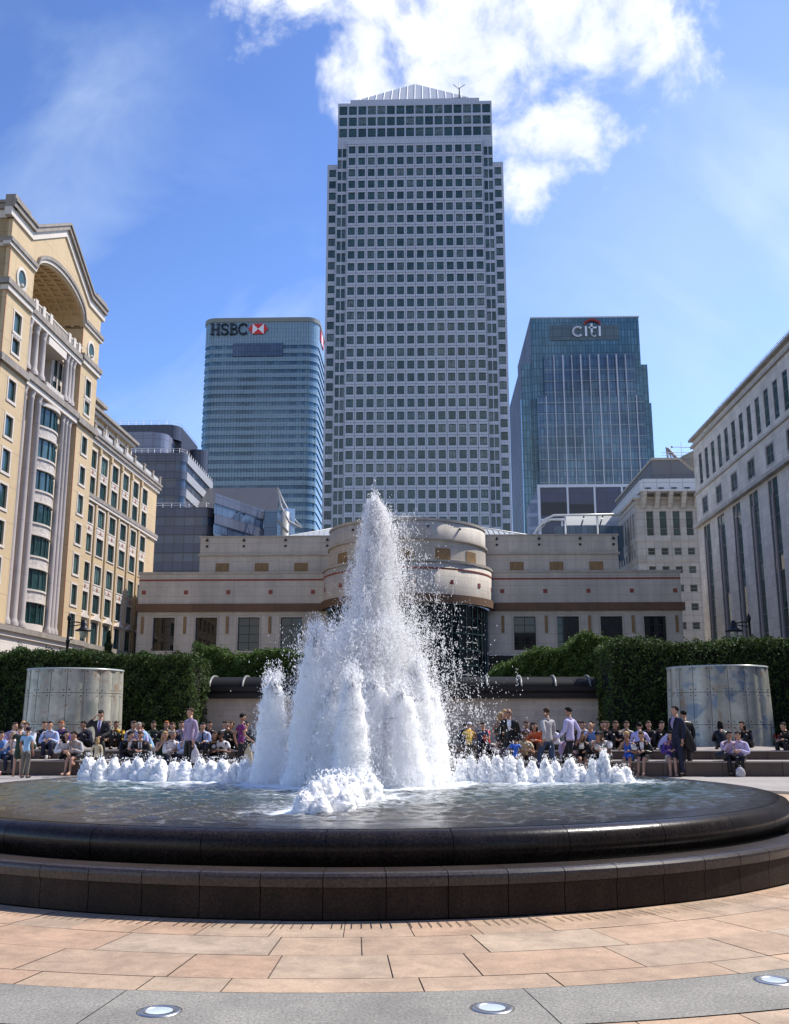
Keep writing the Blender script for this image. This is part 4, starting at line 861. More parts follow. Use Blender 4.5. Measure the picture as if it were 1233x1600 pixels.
    for i,z in enumerate(bz):
        g=bay(z,z+1.62,0,'bay_window',G_yel); q=MB()
        for j in range(6):
            u=-1+2*j/5; s=bc+u*bw; d=-.35+bul*(1-u*u); q.fbox(f,s-.05,s+.05,z,z+1.62,d-.05,d+.08)
        q.build('bay_mullions',M_dkgreen,g)
        if i<6: bay(z+1.62,z+2.58,.14,'carved_panel',M_carve); bay(z+1.6,z+1.72,.24,'panel_moulding',M_cream); bay(z+2.46,z+2.6,.24,'panel_moulding',M_cream)
        else: bay(z+1.62,z+1.9,.3,'bay_head',M_cream)
    bay(8.1,8.75,.15,'bay_sill',M_cream)
    for a,b in ((28.9,39.2),):
        lin(a,b,26.3,26.75,.40,M_cream,'entablature'); lin(a,b,26.75,27.25,.55,M_ledge,'entablature_cornice'); lin(a,b,31.6,32.0,.35,M_cream,'entablature'); lin(a,b,32.0,32.45,.5,M_ledge,'entablature_cornice')
    q=MB(); q.fbox(f,31.9,35.7,27.25,31.6,-3.2,-2.9); q.fbox(f,31.9,32.0,27.25,31.6,-2.9,-.9); q.fbox(f,35.6,35.7,27.25,31.6,-2.9,-.9); q.fbox(f,32.0,35.6,30.9,31.55,-2.9,.3); q.build('loggia',M_cream,t)
    wins+=[(P(x,27.6,-2.85),f.ang(),1.0*K,3.0*K,2,1,[.5]) for x in (33.0,34.6)]
    q=MB(); q.fbox(f,32.0,35.6,27.25,27.75,.2,.35); q.build('loggia_balustrade',M_carve,t)
    for s0_ in [29.4+.28*i for i in range(35)]:
        pass
    q=MB()
    for i in range(36): s=29.2+.275*i; q.fbox(f,s-.05,s+.05,32.5,33.05,.2,.33)
    q.fbox(f,29.0,39.1,33.05,33.17,.16,.38); q.build('balustrade',M_cream,t)
    for s in (38.6,37.2,35.8,31.9,30.8,29.7): q=MB(); q.fbox(f,s-.24,s+.24,32.46,33.3,.1,.45); q.build('balustrade_post',M_cream,t)
    # red-brown edge stones down the pier corners
    for s in (28.9,43.4): q=MB(); q.fbox(f,s-.07,s+.012,8.2,35.2,D-.03,D+.012); q.build('corner_edge',mat('terracotta_edge',(.38,.16,.09),.8),t)
    add_windows(t,wins,[M_dkgreen,G_yel],'window',100,.07,.08)
ochre()

def facing():  # added out-of-view block, gives the windows something to reflect
    t=thing('added_reflection_block','unseen grey block added behind the camera for the windows to reflect','building',(0,-62,0)); f=Fr((0,-60),(-1,0),(0,1)); w=MB()
    hol=[(x-1.1,x+1.1,z,z+2.2) for x in range(-38,40,4) for z in (3,7,11,15,19,23,27)]
    wall_holes(w,f,-42,42,0,31,hol,.4,0,0,None,1); w.build('wall',[mat('reflection_block_grey',(.16,.155,.145),.8,noise=(.3,.1)),M_dark],t)
facing()
from mathutils import noise as MN
# ================= fountain basin =================
M_gran=mat('dark_granite',(.045,.034,.030),.30,0,.45,noise=(1.8,.25),noise2=(55,.7),bump=(220,.15,.001))
M_granwet=mat('wet_granite',(.021,.0155,.013),.24,0,.22,noise=(2.2,.3),noise2=(55,.85),stain=(7,.35),bump=(26,.35,.004))
M_granwall=mat('brown_granite',(.028,.0185,.014),.6,0,.2,noise=(1.6,.25),noise2=(55,.6),stain=(5,.35),bump=(220,.15,.001))
def basin():
    t=thing('fountain_basin','round dark granite fountain basin with low outer seat wall and bulging wet inner rim','fountain basin',(FC[0],FC[1],0))
    q=MB(); q.lathe([(5.1,.08),(5.48,.08)],FC,n=128); q.lathe([(5.51,.0),(5.51,.33)],FC,n=128); q.build('trough',mat('black_gap',(.01,.01,.01),.5),t)
    def segs(prof,n,gap,nn,name,m,ph=0):
        q=MB()
        for i in range(n):
            a=2*PI*i/n+ph; q.lathe(prof,FC,a+gap,a+2*PI/n-gap,nn,0,name=='basin_rim',uR=5.4)
            for e in (a+gap,a+2*PI/n-gap): q.poly([(FC[0]+r*math.cos(e),FC[1]+r*math.sin(e),z) for r,z in prof])
        return q.build(name,m,t)
    N=76; ph=-PI/2+.022
    segs([(5.48,.02),(5.575,.02),(5.575,.238)],N,.0006,5,'seat_wall',M_granwall,ph)
    segs([(5.27,.10),(5.27,.325),(5.278,.337),(5.30,.343),(5.54,.343),(5.572,.336),(5.588,.318),(5.592,.30),(5.592,.243),(5.52,.2425)],N,.0006,5,'coping',M_gran,ph)
    P=[(r+.23,z) for r,z in [(4.62,.02),(4.72,.14),(4.86,.24),(4.95,.33),(4.99,.42),(5.0,.47),(4.985,.53),(4.95,.572),(4.88,.598),(4.76,.609),(4.6,.611),(4.3,.609)]]
    segs(P,33,.0007,6,'basin_rim',M_granwet,-PI/2+.02)
    q=MB(); q.lathe([(r-.012,z-.006) for r,z in P],FC,n=160); q.lathe([(4.3,.45),(0.01,.45)],FC,n=64); q.build('basin_floor',mat('black_gap',(.01,.01,.01),.5),t)
basin()
# ================= water =================
JC=(-.95,13.75)
ARMS=[((-4.75,14.35),(-2.35,14.0)),((.55,13.95),(3.0,14.1)),((-1.22,9.35),(-.62,11.0))]
def segd(X,Y,a,b):
    ax,ay=a;bx,by=b; dx,dy=bx-ax,by-ay; u=np.clip(((X-ax)*dx+(Y-ay)*dy)/(dx*dx+dy*dy),0,1); return np.hypot(X-ax-u*dx,Y-ay-u*dy)
def fast_mesh(name,V,F,mats,parent=None,loc=(0,0,0),smooth=False,attr=None):
    V=np.asarray(V,dtype=np.float32)-np.array(loc,dtype=np.float32)-np.array(org(parent),dtype=np.float32); F=np.asarray(F,dtype=np.int32); k=F.shape[1]
    me=bpy.data.meshes.new(name); me.vertices.add(len(V)); me.vertices.foreach_set('co',V.ravel()); me.loops.add(F.size); me.loops.foreach_set('vertex_index',F.ravel())
    me.polygons.add(len(F)); me.polygons.foreach_set('loop_start',np.arange(0,F.size,k,dtype=np.int32)); me.polygons.foreach_set('loop_total',np.full(len(F),k,dtype=np.int32))
    me.polygons.foreach_set('use_smooth',np.full(len(F),smooth)); me.update(calc_edges=True)
    for m in (mats if isinstance(mats,(list,tuple)) else [mats]): me.materials.append(m)
    if attr:
        for n,v in attr.items(): a=me.attributes.new(n,'FLOAT','POINT'); a.data.foreach_set('value',np.asarray(v,dtype=np.float32))
    ob=bpy.data.objects.new(name,me); COL.objects.link(ob); ob.location=loc
    if parent: ob.parent=parent
    ORG[ob.name]=org(parent)+Vector(loc); return ob
def water_mat():
    M=bpy.data.materials.new('pool_water'); M.use_nodes=True; nt=M.node_tree; N=nt.nodes; L=nt.links; P=N['Principled BSDF']
    P.inputs['Roughness'].default_value=.035; P.inputs['IOR'].default_value=1.33; P.inputs['Specular IOR Level'].default_value=.5
    tc=N.new('ShaderNodeTexCoord'); at=N.new('ShaderNodeAttribute'); at.attribute_name='foam'; ad=N.new('ShaderNodeAttribute'); ad.attribute_name='deep'
    def nz(s,d,sx=(1,1,1),dist=0):
        mp=N.new('ShaderNodeMapping'); mp.inputs['Scale'].default_value=sx; L.new(tc.outputs['Object'],mp.inputs[0]); n=N.new('ShaderNodeTexNoise'); n.inputs['Scale'].default_value=s; n.inputs['Detail'].default_value=d; n.inputs['Roughness'].default_value=.65; n.inputs['Distortion'].default_value=dist; L.new(mp.outputs[0],n.inputs[0]); return n.outputs[0]
    def m(op,a,b,cl=False):
        n=N.new('ShaderNodeMath'); n.operation=op; n.use_clamp=cl
        for i,v in enumerate((a,b)):
            if hasattr(v,'is_output'): L.new(v,n.inputs[i])
            else: n.inputs[i].default_value=v
        return n.outputs[0]
    mix=N.new('ShaderNodeMix'); mix.data_type='RGBA'; L.new(ad.outputs['Fac'],mix.inputs[0]); mix.inputs[6].default_value=(.055,.048,.036,1); mix.inputs[7].default_value=(.030,.062,.050,1)
    rm=N.new('ShaderNodeAttribute'); rm.attribute_name='rim'; m3=N.new('ShaderNodeMix'); m3.data_type='RGBA'; L.new(rm.outputs['Fac'],m3.inputs[0]); L.new(mix.outputs[2],m3.inputs[6]); m3.inputs[7].default_value=(.018,.0135,.0115,1); mix=m3
    f=m('MULTIPLY',m('SUBTRACT',m('ADD',m('MULTIPLY',at.outputs['Fac'],1.15),m('MULTIPLY',nz(7,8,(1,1.6,1),.8),.95)),.98),3.2,True)
    m2=N.new('ShaderNodeMix'); m2.data_type='RGBA'; L.new(f,m2.inputs[0]); L.new(mix.outputs[2],m2.inputs[6]); m2.inputs[7].default_value=(.80,.85,.88,1); L.new(m2.outputs[2],P.inputs['Base Color'])
    r=N.new('ShaderNodeMapRange'); L.new(f,r.inputs[0]); r.inputs[3].default_value=.035; r.inputs[4].default_value=.5; L.new(r.outputs[0],P.inputs['Roughness'])
    b=N.new('ShaderNodeBump'); b.inputs['Strength'].default_value=.5; b.inputs['Distance'].default_value=.013; L.new(nz(16,5,(1,1.3,1),.4),b.inputs['Height']); L.new(b.outputs[0],P.inputs['Normal'])
    return M
def water():
    nr,na=190,800; rmax=5.10; r=np.linspace(.02,1,nr)**.85*rmax; a=np.linspace(0,2*np.pi,na,endpoint=False)
    Rr,A=np.meshgrid(r,a,indexing='ij'); X=FC[0]+Rr*np.cos(A); Y=FC[1]+Rr*np.sin(A); Z=np.zeros_like(X); rs=np.random.RandomState(3)
    for i in range(46):
        lam=rs.uniform(.07,.5); th=rs.uniform(0,2*np.pi); k=2*np.pi/lam; Z+=.0052*lam/.3*np.sin(k*(X*np.cos(th)+Y*np.sin(th))+rs.uniform(0,6.28)+.8*np.sin(X*1.3+i)+.6*np.cos(Y*1.1+i*2))
    dj=np.hypot(X-JC[0],Y-JC[1]); Z+=.006*np.sin(2*np.pi*dj/.27)*np.exp(-dj/3.5)
    d=np.minimum.reduce([segd(X,Y,*s) for s in ARMS]); Z+=.008*np.sin(2*np.pi*d/.21+np.sin(X*3))*np.exp(-d/1.1)
    turb=np.zeros_like(X)
    for i in range(18):
        lam=rs.uniform(.05,.16); th=rs.uniform(0,6.28); turb+=np.sin(2*np.pi/lam*(X*np.cos(th)+Y*np.sin(th))+rs.uniform(0,6.28))
    Z+=.0045*turb*np.exp(-np.minimum(d,dj*.7)/.7)
    edge=np.clip((rmax-Rr)/.5,0,1); rim=np.clip((Rr-4.5)/.45,0,1); Z*=.30*edge**1.2
    Z+=.616; Z-=.014*np.clip((Rr-4.84)/.26,0,1)**2
    foam=np.maximum.reduce([np.exp(-(d/.30)**1.5),.98*np.exp(-(dj/2.0)**3.2)])
    # drifting foam streaks
    for (x,y,l,w,s) in ((-3.7,12.6,1.1,.10,.62),(-1.3,10.2,1.0,.34,.46),(.2,10.6,1.1,.12,.40),(1.4,11.6,1.2,.25,.40),(-.1,11.7,1.6,.35,.5),(1.0,9.9,.5,.06,.42),(3.2,11.7,.25,.05,.5)):
        foam=np.maximum(foam,s*np.exp(-(((X-x)/l)**2+((Y-y)/w)**2)))
    foam=np.maximum(foam,(.21+.40*np.exp(-d/.9)+.2*np.exp(-np.abs(dj-2.3)/.7))*(1-rim))  # broad faint foam, also painting in pale streaks of reflection
    deep=np.clip(1.2-np.abs(Rr-3.0)/2.0,0,1)*np.clip((Y-9.4)/2.5,0,1)*np.clip((16-Y)/2,0,1)
    V=np.stack([X,Y,Z],-1).reshape(-1,3); V=np.vstack([V,[[FC[0],FC[1],.62]]])
    i=np.arange(nr-1)[:,None]*na; j=np.arange(na)[None,:]; jn=(j+1)%na
    F=np.stack([i+j,i+jn,i+na+jn,i+na+j],-1).reshape(-1,4)
    # thin sheet running over the rim
    ob=fast_mesh('water',V,F,water_mat(),None,(FC[0],FC[1],0),True,{'foam':np.append(foam.ravel(),1),'deep':np.append(deep.ravel(),1),'rim':np.append(rim.ravel(),0)}); struct(ob)
water()
M_spray=mat('white_water',(.99,.99,.992),.45,0,.4,trans=.78)
M_foam=mat('foam_water',(.985,.99,.993),.6,0,.2,bump=(45,.5,.02))
_p=M_foam.node_tree.nodes['Principled BSDF']; _p.inputs['Subsurface Weight'].default_value=1; _p.inputs['Subsurface Radius'].default_value=(1,1,1); _p.inputs['Subsurface Scale'].default_value=.8
OV=np.array([(1,0,-.6),(-.5,.87,-.6),(-.5,-.87,-.6),(0,0,1.3)],float); OF=np.array([(0,1,2),(0,3,1),(1,3,2),(2,3,0)])
def drops(C,rad,str_=1.5):
    n=len(C); rad=np.asarray(rad)[:,None,None]; sc=np.ones((n,1,3)); sc[:,0,2]=NR.uniform(1,str_+.6,n)
    ang=NR.uniform(0,6.28,n); ca,sa=np.cos(ang)[:,None],np.sin(ang)[:,None]; O=OV[None]*rad*sc; O=np.stack([O[:,:,0]*ca-O[:,:,1]*sa,O[:,:,0]*sa+O[:,:,1]*ca,O[:,:,2]],-1); tl=NR.normal(0,.35,n)[:,None]; O[:,:,0]+=O[:,:,2]*tl
    V=(C[:,None,:]+O).reshape(-1,3); F=(OF[None]+4*np.arange(n)[:,None,None]).reshape(-1,3); return V,F
def jet(name,label,x,y,h,rt,rb,n_d,seed,group='tall jets in the middle of the fountain',pw=.6,core=1.,drift=0.,spk=6):
    z0=.58; t=thing(name,label,'water jet',(x,y,z0),group); rs=np.random.RandomState(seed); na,nz_=44,110; rows=[]
    off=Vector((seed*7.3,seed*3.1,0)); prof=lambda u:(rt+(rb-rt)*u**pw)
    m=MB()
    for i in range(nz_+1):
        u=i/nz_; z=z0+h*core*(1-u); row=[]
        for j in range(na):
            a=2*PI*j/na; ca,sa=math.cos(a),math.sin(a)
            p=Vector((ca*1.6,sa*1.6,z*.9))+off; n1=MN.noise(p*1.7); n2=MN.noise(Vector((ca*3,sa*3,z*2.2))*2+off); n3=MN.noise(Vector((ca*4,sa*4,z*6))*2.2+off)
            r=prof(u)*(1+.30*n1+.20*n2+.13*n3); 
            if u<.10: r*=(u/.10)**.55*(.55+.45*abs(n2)*2)
            zz=z+(h*.05*n2 if u<.3 else .012*n3)
            row.append((x+ca*r+drift*(u)**1.3*.0,y+sa*r,zz))
        rows.append(row)
    m.grid(rows,0,True,True)
    for k in range(spk):   # ragged fingers of water at the crest
        a=rs.uniform(0,6.28); r=rt*rs.uniform(.2,1); hh=h*core*rs.uniform(.9,1.0); b=Vector((x+math.cos(a)*r,y+math.sin(a)*r,z0+hh*.9)); tip=b+Vector((rs.uniform(-.06,.06),rs.uniform(-.04,.04),hh*rs.uniform(.07,.13)))
        m.tube([b,b.lerp(tip,.6),tip],[.035,.02,.004],5,1)
    m.build('water_column',[M_foam,M_spray],t,uv=False)
    n_d=int(n_d*4.5); u=rs.uniform(0,1,n_d)**.8; a=rs.uniform(0,6.28,n_d); rr=(rt+(rb-rt)*u**pw)*(.90+np.abs(rs.normal(0,.17,n_d))+(rs.uniform(0,1,n_d)<.12)*np.abs(rs.normal(0,.35,n_d))); C=np.stack([x+np.cos(a)*rr,y+np.sin(a)*rr,z0+h*(1-u)*1.02+rs.normal(0,.03,n_d)],-1)
    # streaky clusters
    C[:,0]+=.02*np.sin(C[:,2]*23+seed); top_=u<.12; C[top_,2]+=np.abs(rs.normal(0,.10,top_.sum())); C[top_,0]+=rs.normal(0,.025,top_.sum()); V,F=drops(C,rs.uniform(.003,.0085,n_d)); fast_mesh('droplets',V,F,M_spray,t)['kind']='stuff'
    return t
JL=['short leftmost jet standing apart from the rest of the fountain plume','tall white jet forming the left shoulder of the plume','white jet behind the left shoulder of the plume','front jet of the plume rising nearest the camera','broad jet just right of the plume centre','jet forming the right shoulder of the plume','lower jet at the right foot of the plume','rear jet in the middle of the plume','jet filling the middle of the white mass','jet between the middle and the right shoulder','jet between the front jet and the left shoulder']
for k,(px,Y,ty,rt,rb,nd,pw) in enumerate([(427,13.7,1060,.07,.235,3000,.6),(494,13.2,985,.03,.36,4400,.62),(520,14.5,1010,.04,.36,3200,.6),(550,12.5,1055,.045,.23,3600,.6),(606,14.2,1030,.05,.38,3800,.6),(650,13.5,1036,.04,.33,4000,.58),(674,13.9,1078,.05,.25,2600,.6),(575,15.0,1000,.05,.44,2600,.6),(585,13.1,1062,.05,.38,3400,.6),(626,13.0,1075,.05,.34,3000,.6),(520,13.0,1070,.05,.34,3000,.6)]):
    top=atY(px,ty,Y); jet('water_jet',JL[k],top.x,Y,top.z-.58,rt,rb,nd,11+k,pw=pw)
def spray():
    x0,y0=atY(583,1200,13.75).x,13.75; zt=atY(583,782,13.75).z; h=zt-.58
    t=thing('water_plume','tallest central plume of spray, granular and drifting to the right','water plume',(x0,y0,.58)); rs=np.random.RandomState(42)
    m=MB(); na,nz_=36,150; rows=[]
    for i in range(nz_+1):
        u=i/nz_; z=zt-.45-(h-.45)*u; row=[]
        for j in range(na):
            a=2*PI*j/na; ca,sa=math.cos(a),math.sin(a); n2=MN.noise(Vector((ca*2,sa*2,z*3))*1.3); n3=MN.noise(Vector((ca*5,sa*5,z*9))*1.8)
            r=(.010+.26*u**1.15)*(1+.5*n2+.3*n3); row.append((x0-.04*u**.8+ca*r,y0+sa*r,z))
        rows.append(row)
    m.grid(rows,0,True,True); m.build('water_column',M_foam,t,uv=False)
    def cloud(n,ufun,mu,sg,rlo,rhi,skew=0,cl=.5):
        def draw(k):
            u=ufun(k); sc=sg(u); g=rs.normal(0,1,k); g=np.where(g>0,g*(1+skew),g); return np.stack([x0+mu(u)+sc*g,y0+sc*rs.normal(0,1,k)*.9,zt-h*u],-1)
        A=draw(int(n*(1-cl))); P=draw(max(3,n//70)); k=int(n*cl); Q=P[rs.randint(0,len(P),k)]; st=rs.uniform(.4,1.6,k)[:,None]
        B=Q+rs.normal(0,1,(k,3))*np.array([.016,.016,.060])*st; C=np.vstack([A,B]); C[:,2]+=rs.normal(0,.012,len(C)); C=C[C[:,2]>.6]
        V,F=drops(C,rs.uniform(0,1,len(C))**1.6*(rhi-rlo)+rlo,1.8); fast_mesh('droplets',V,F,M_spray,t)['kind']='stuff'
    cloud(100000,lambda n:rs.uniform(0,.72,n)**.9,lambda u:-.10*u,lambda u:.035+.34*u,.003,.0085,0,.55)
    cloud(70000,lambda n:rs.uniform(.02,.80,n),lambda u:.02+.10*u,lambda u:.05+.42*u,.0025,.0075,.25,.6)
    cloud(16000,lambda n:rs.uniform(.05,.97,n),lambda u:.12+.50*u,lambda u:.10+.40*u,.0025,.0075,.6,.3)
    cloud(110000,lambda n:rs.uniform(.45,1.0,n),lambda u:-.12+0*u,lambda u:.22+.30*u,.003,.0085,0,.4)
    cloud(2500,lambda n:rs.uniform(0,.10,n),lambda u:0*u,lambda u:.04+.4*u,.004,.012)
spray()
M_foam2=M_foam.copy(); M_foam2.node_tree.nodes['Principled BSDF'].inputs['Subsurface Scale'].default_value=.05
def lowjets():
    protos=[]
    for v in range(7):
        m=MB(); na,nz_=30,30; rows=[]; off=Vector((v*5.1,v*2.7,v)); sp=random.uniform(0,6)
        for i in range(nz_+1):
            u=i/nz_; row=[]
            for j in range(na):
                a=2*PI*j/na; ca,sa=math.cos(a),math.sin(a); n1=MN.noise(Vector((ca,sa,u*2))*1.3+off); n2=MN.noise(Vector((ca*2.2,sa*2.2,u*5))*1.8+off); n3=MN.noise(Vector((ca*5,sa*5,u*11))*1.9+off)
                r=.135*(max(0,u))**.48*(1+.22*n1+.20*n2+.13*n3); z=.32*(1-u**1.25)*(1+.18*n1)+.055*n2*(1-u)+.03*n3; row.append((ca*r,sa*r,z))
            rows.append(row)
        m.grid(rows,0,True,True)
        for k in range(7):
            a=random.uniform(0,6.28); r=.05*random.random()+.01; b=Vector((math.cos(a)*r,math.sin(a)*r,.24)); tip=b+Vector((random.uniform(-.03,.03),random.uniform(-.03,.03),random.uniform(.03,.08))); m.tube([b,b.lerp(tip,.5),tip],[.024,.013,.003],5,1)
        for k in range(170):
            a=random.uniform(0,6.28); zz=random.uniform(0,.42); r=abs(random.gauss(.13*(1-zz/.42)**.5,.03)); c_=np.array((math.cos(a)*r,math.sin(a)*r,zz)); i0=len(m.v); q_=random.uniform(.004,.009); m.v+=[tuple(c_+o_*q_) for o_ in OV]
            for f_ in OF: m.f.append(tuple(int(i0+z_) for z_ in f_)); m.m.append(1); m.uv.append(None); m.sm.append(False)
        o=m.build('water_jet',[M_foam2,M_spray],None,uv=False); protos.append(o.data); COL.objects.unlink(o); bpy.data.objects.remove(o)
    k=0
    def put(x,y,s,h,label,grp):
        nonlocal k; o=bpy.data.objects.new('water_jet',protos[k%7]); COL.objects.link(o); o.location=(x,y,.60); o.scale=(s,s,h*.9); o.rotation_euler=(0,0,random.uniform(0,6)); k+=1; tag(o,label,'water jet',grp)
    Lb='low white bubbling jet in the row to the left of the tall plume'; Rb='low white bubbling jet in the row to the right of the tall plume'; Fb='low bubbling jet in the foaming mound in front of the plume'
    for px in (140,158,176,196,214,236,252,272,290,312,330,350,368,383):
        u=(px-130)/260; Y=14.35-.35*u; put(gx(px,Y,1200),Y+random.uniform(-.08,.08),random.uniform(.95,1.25),random.uniform(.85,1.12),Lb,'low jets left of the plume')
    for px in (722,737,758,777,796,811,832,852,869,892,908,925,943,962,978):
        u=(px-715)/270; Y=13.95+.15*u; put(gx(px,Y,1200),Y+random.uniform(-.1,.1),random.uniform(.8,1.15),random.choice([.7,.95,1.05,1.2]) if px!=943 else 1.4,Rb,'low jets right of the plume')
    for px,Y,s,h in ((463,9.3,.75,.62),(478,9.5,.9,.85),(497,9.6,1.0,.98),(516,9.8,1.0,1.0),(532,10.1,1.0,.95),(548,10.4,1.0,.95),(565,10.8,1.0,.9),(488,9.25,.7,.5),(524,9.5,.75,.6),(505,10.3,1,.9)):
        put(gx(px+13,Y,1230),Y,s*1.22,h*1.05,Fb,'low jets in front of the plume')
lowjets()
# ================= terrace, walls, pavilions =================
M_terr=mat('brown_terrace_granite',(.12,.085,.065),.6,0,.4,noise=(.7,.18),noise2=(40,.15),brick=(1.6,.6,.02,.5,0,.08),stain=(2,.2))
M_top=mat('terrace_top',(.30,.26,.23),.7,noise=(.8,.12),brick=(1.6,2,.015,.6,0,.05))
def terrace():
    t=thing('stone_terrace','long low brown granite steps used as seats behind the fountain','stone steps',(-1,31,0))
    for nm,x0,x1,y0,y1,z0,z1 in (('lower_step',-17,1.0,27.5,28.6,0,.40),('lower_step',2.2,14.5,27.5,28.6,0,.40),('upper_step',-17,-.4,28.6,46,0,.65),('upper_step',2.4,14.5,28.6,46,0,.65)):
        q=MB(); q.box(x0,x1,y0,y1,z0,z1-.04); o=q.build(nm,M_terr,t); q=MB(); q.box(x0-.01,x1+.01,y0-.03,y1,z1-.04,z1); q.build('step_tread',M_top,o)
    q=MB(); q.box(-.4,2.4,35.6,36.4,0,.62); q.build('back_bench',M_terr,t)
terrace()
q=MB(); q.poly([(-40,33,.005),(42,33,.005),(42,60,.005),(-40,60,.005)]); struct(q.build('garden_soil',mat('soil',(.03,.025,.02),.95)))
q=MB(); q.poly([(-.4,26.4,.008),(2.4,26.4,.008),(2.4,36,.008),(-.4,36,.008)]); struct(q.build('path',mat('pale_path',(.50,.46,.42),.8,brick=(.9,.6,.012,.6,.5,.05))))
M_trav=mat('travertine_wall',(.50,.42,.35),.75,noise=(.8,.12),noise2=(6,.08),brick=(1.25,.21,.006,.75,.5,.10),stain=(1.5,.12))
M_fascia=mat('bronze_fascia',(.018,.016,.016),.45,.4); M_barrel=mat('dark_barrel_glass',(.016,.015,.013),.55,0,.15,noise=(.6,.15)); M_rib=mat('grey_rib',(.20,.20,.19),.5,.2)
def pav(x0,x1,label,ribs):
    t=thing('garden_pavilion',label,'pavilion',((x0+x1)/2,41,.52),'two low pavilions behind the seats')
    q=MB(); q.box(x0,x1,40,41.6,.4,2.36); q.build('wall',M_trav,t)
    q=MB(); q.box(x0-.12,x1+.12,39.8,41.8,2.36,2.56); q.box(x0+.1,x1-.1,39.95,41.7,2.56,2.66); q.box(x0-.05,x1+.05,39.75,41.8,2.66,2.84); q.build('fascia',M_fascia,t)
    q=MB(); n=12; rows=[[(x,39.8+1.1*(1-math.cos(PI*i/n)),2.84+.42*math.sin(PI*i/n)) for x in (x0+.05,x1-.05)] for i in range(n+1)]; q.grid(rows)
    for x in (x0+.05,x1-.05): q.poly([(x,39.8+1.1*(1-math.cos(PI*i/n)),2.84+.42*math.sin(PI*i/n)) for i in range(n+1)])
    q.build('barrel_roof',M_barrel,t)
    for x in ribs:
        q=MB(); q.tube([(x,39.79+1.1*(1-math.cos(PI*i/n)),2.84+.45*math.sin(PI*i/n)) for i in range(n+1)],.055,6); q.build('roof_rib',M_rib,t)
pav(gx(312,40),gx(500,40),'long low stone pavilion with dark barrel roof, left of the plume',[gx(p,40) for p in (326,378,432,486)])
pav(gx(704,40),gx(937,40),'long low stone pavilion with dark barrel roof, right of the plume',[gx(p,40) for p in (712,762,816,870,925)])
q=MB(); q.box(gx(498,44),gx(706,44),44,44.6,0,2.1); q.box(gx(498,44),gx(706,44),43.9,44.7,2.1,2.28); w_=q.build('garden_wall',M_trav,None,(0,44,0)); tag(w_,'stone wall with pale coping between the two low pavilions','wall')
# ---- fluted glass screens (ventilation drums) ----
def drum_mat(name,seed,blue):
    M=mat(name,(.40,.395,.335),.32,0,.5,noise=(1.1,.2),noise2=(7,.12),stain=(2.2,.4)); nt=M.node_tree; N=nt.nodes; L=nt.links; P=N['Principled BSDF']
    src=P.inputs['Base Color'].links[0].from_socket; tc=N.new('ShaderNodeTexCoord'); mp=N.new('ShaderNodeMapping'); mp.inputs['Location'].default_value=(seed,seed,seed); L.new(tc.outputs['Object'],mp.inputs[0])
    for sc,th,col,w in ((1.1,.56,blue,.75),(1.9,.585,(.27,.15,.08),.6)):
        n=N.new('ShaderNodeTexNoise'); n.inputs['Scale'].default_value=sc; n.inputs['Detail'].default_value=8; n.inputs['Distortion'].default_value=1.2; L.new(mp.outputs[0],n.inputs[0])
        mr=N.new('ShaderNodeMapRange'); L.new(n.outputs[0],mr.inputs[0]); mr.inputs[1].default_value=th; mr.inputs[2].default_value=th+.09; mr.inputs[4].default_value=w
        mx=N.new('ShaderNodeMix'); mx.data_type='RGBA'; L.new(mr.outputs[0],mx.inputs[0]); L.new(src,mx.inputs[6]); mx.inputs[7].default_value=(*col,1); src=mx.outputs[2]
    L.new(src,P.inputs['Base Color']); return M
def drum(cx,cy,z1,label,m,rb=1.72,rt=1.66,ph=0):
    t=thing('glass_drum',label,'glass drum',(cx,cy,.3),'two large glass drums behind the seats'); n=18; zs=[.3,1.35,2.42,z1]
    for k in range(3):
        q=MB(); rows=[]
        for z in (zs[k]+.008,zs[k+1]-.008):
            r0=rb+(rt-rb)*(z-.3)/(z1-.3); row=[]
            for i in range(n*8):
                a=2*PI*i/(n*8)+ph; fl=abs(math.sin((a-ph)*n/2)); row.append((cx+(r0-.055*(1-fl)**1.0)*math.cos(a),cy+(r0-.055*(1-fl)**1.0)*math.sin(a),z))
            rows.append(row)
        q.grid(rows,0,True,True); q.build('glass_panel',m,t)
    q=MB(); q.lathe([(rt-.35,.3),(rt-.35,z1-.1)],(cx,cy),n=32); q.build('inner_lining',mat('drum_lining',(.10,.12,.11),.7),t)
    b=MB()
    for i in range(n):
        a=2*PI*i/n+ph
        if math.sin(a)>.3: continue
        for z in (zs[0]+.1,zs[1]-.1,zs[1]+.1,zs[2]-.1,zs[2]+.1,zs[3]-.1):
            r0=rb+(rt-rb)*(z-.3)/(z1-.3)-.03
            for da in (-.055,.055): b.ball((cx+r0*math.cos(a+da),cy+r0*math.sin(a+da),z),.022,0,6,4)
        b.tube([(cx+(rb-.050)*math.cos(a),cy+(rb-.050)*math.sin(a),.3),(cx+(rt-.050)*math.cos(a),cy+(rt-.050)*math.sin(a),z1)],.006,4)
    b.build('fixings',M_dark,t)
    q=MB(); q.lathe([(rt-.09,z1-.02),(rt-.07,z1+.02),(rt+.01,z1+.02),(rt+.015,z1-.03)],(cx,cy),n=64); q.build('top_edge',mat('glass_edge',(.38,.42,.40),.3),t)
drum(gx(115.5,35.2,1100),35.2,3.25,'rusty stained pale green glass drum at the left, behind the seats',drum_mat('drum_glass_left',3,(.20,.23,.20)))
drum(gx(1123,35.2,1100),35.2,3.30,'blue stained pale green glass drum at the right, behind the seats',drum_mat('drum_glass_right',9,(.08,.15,.25)),1.80,1.70,.1)
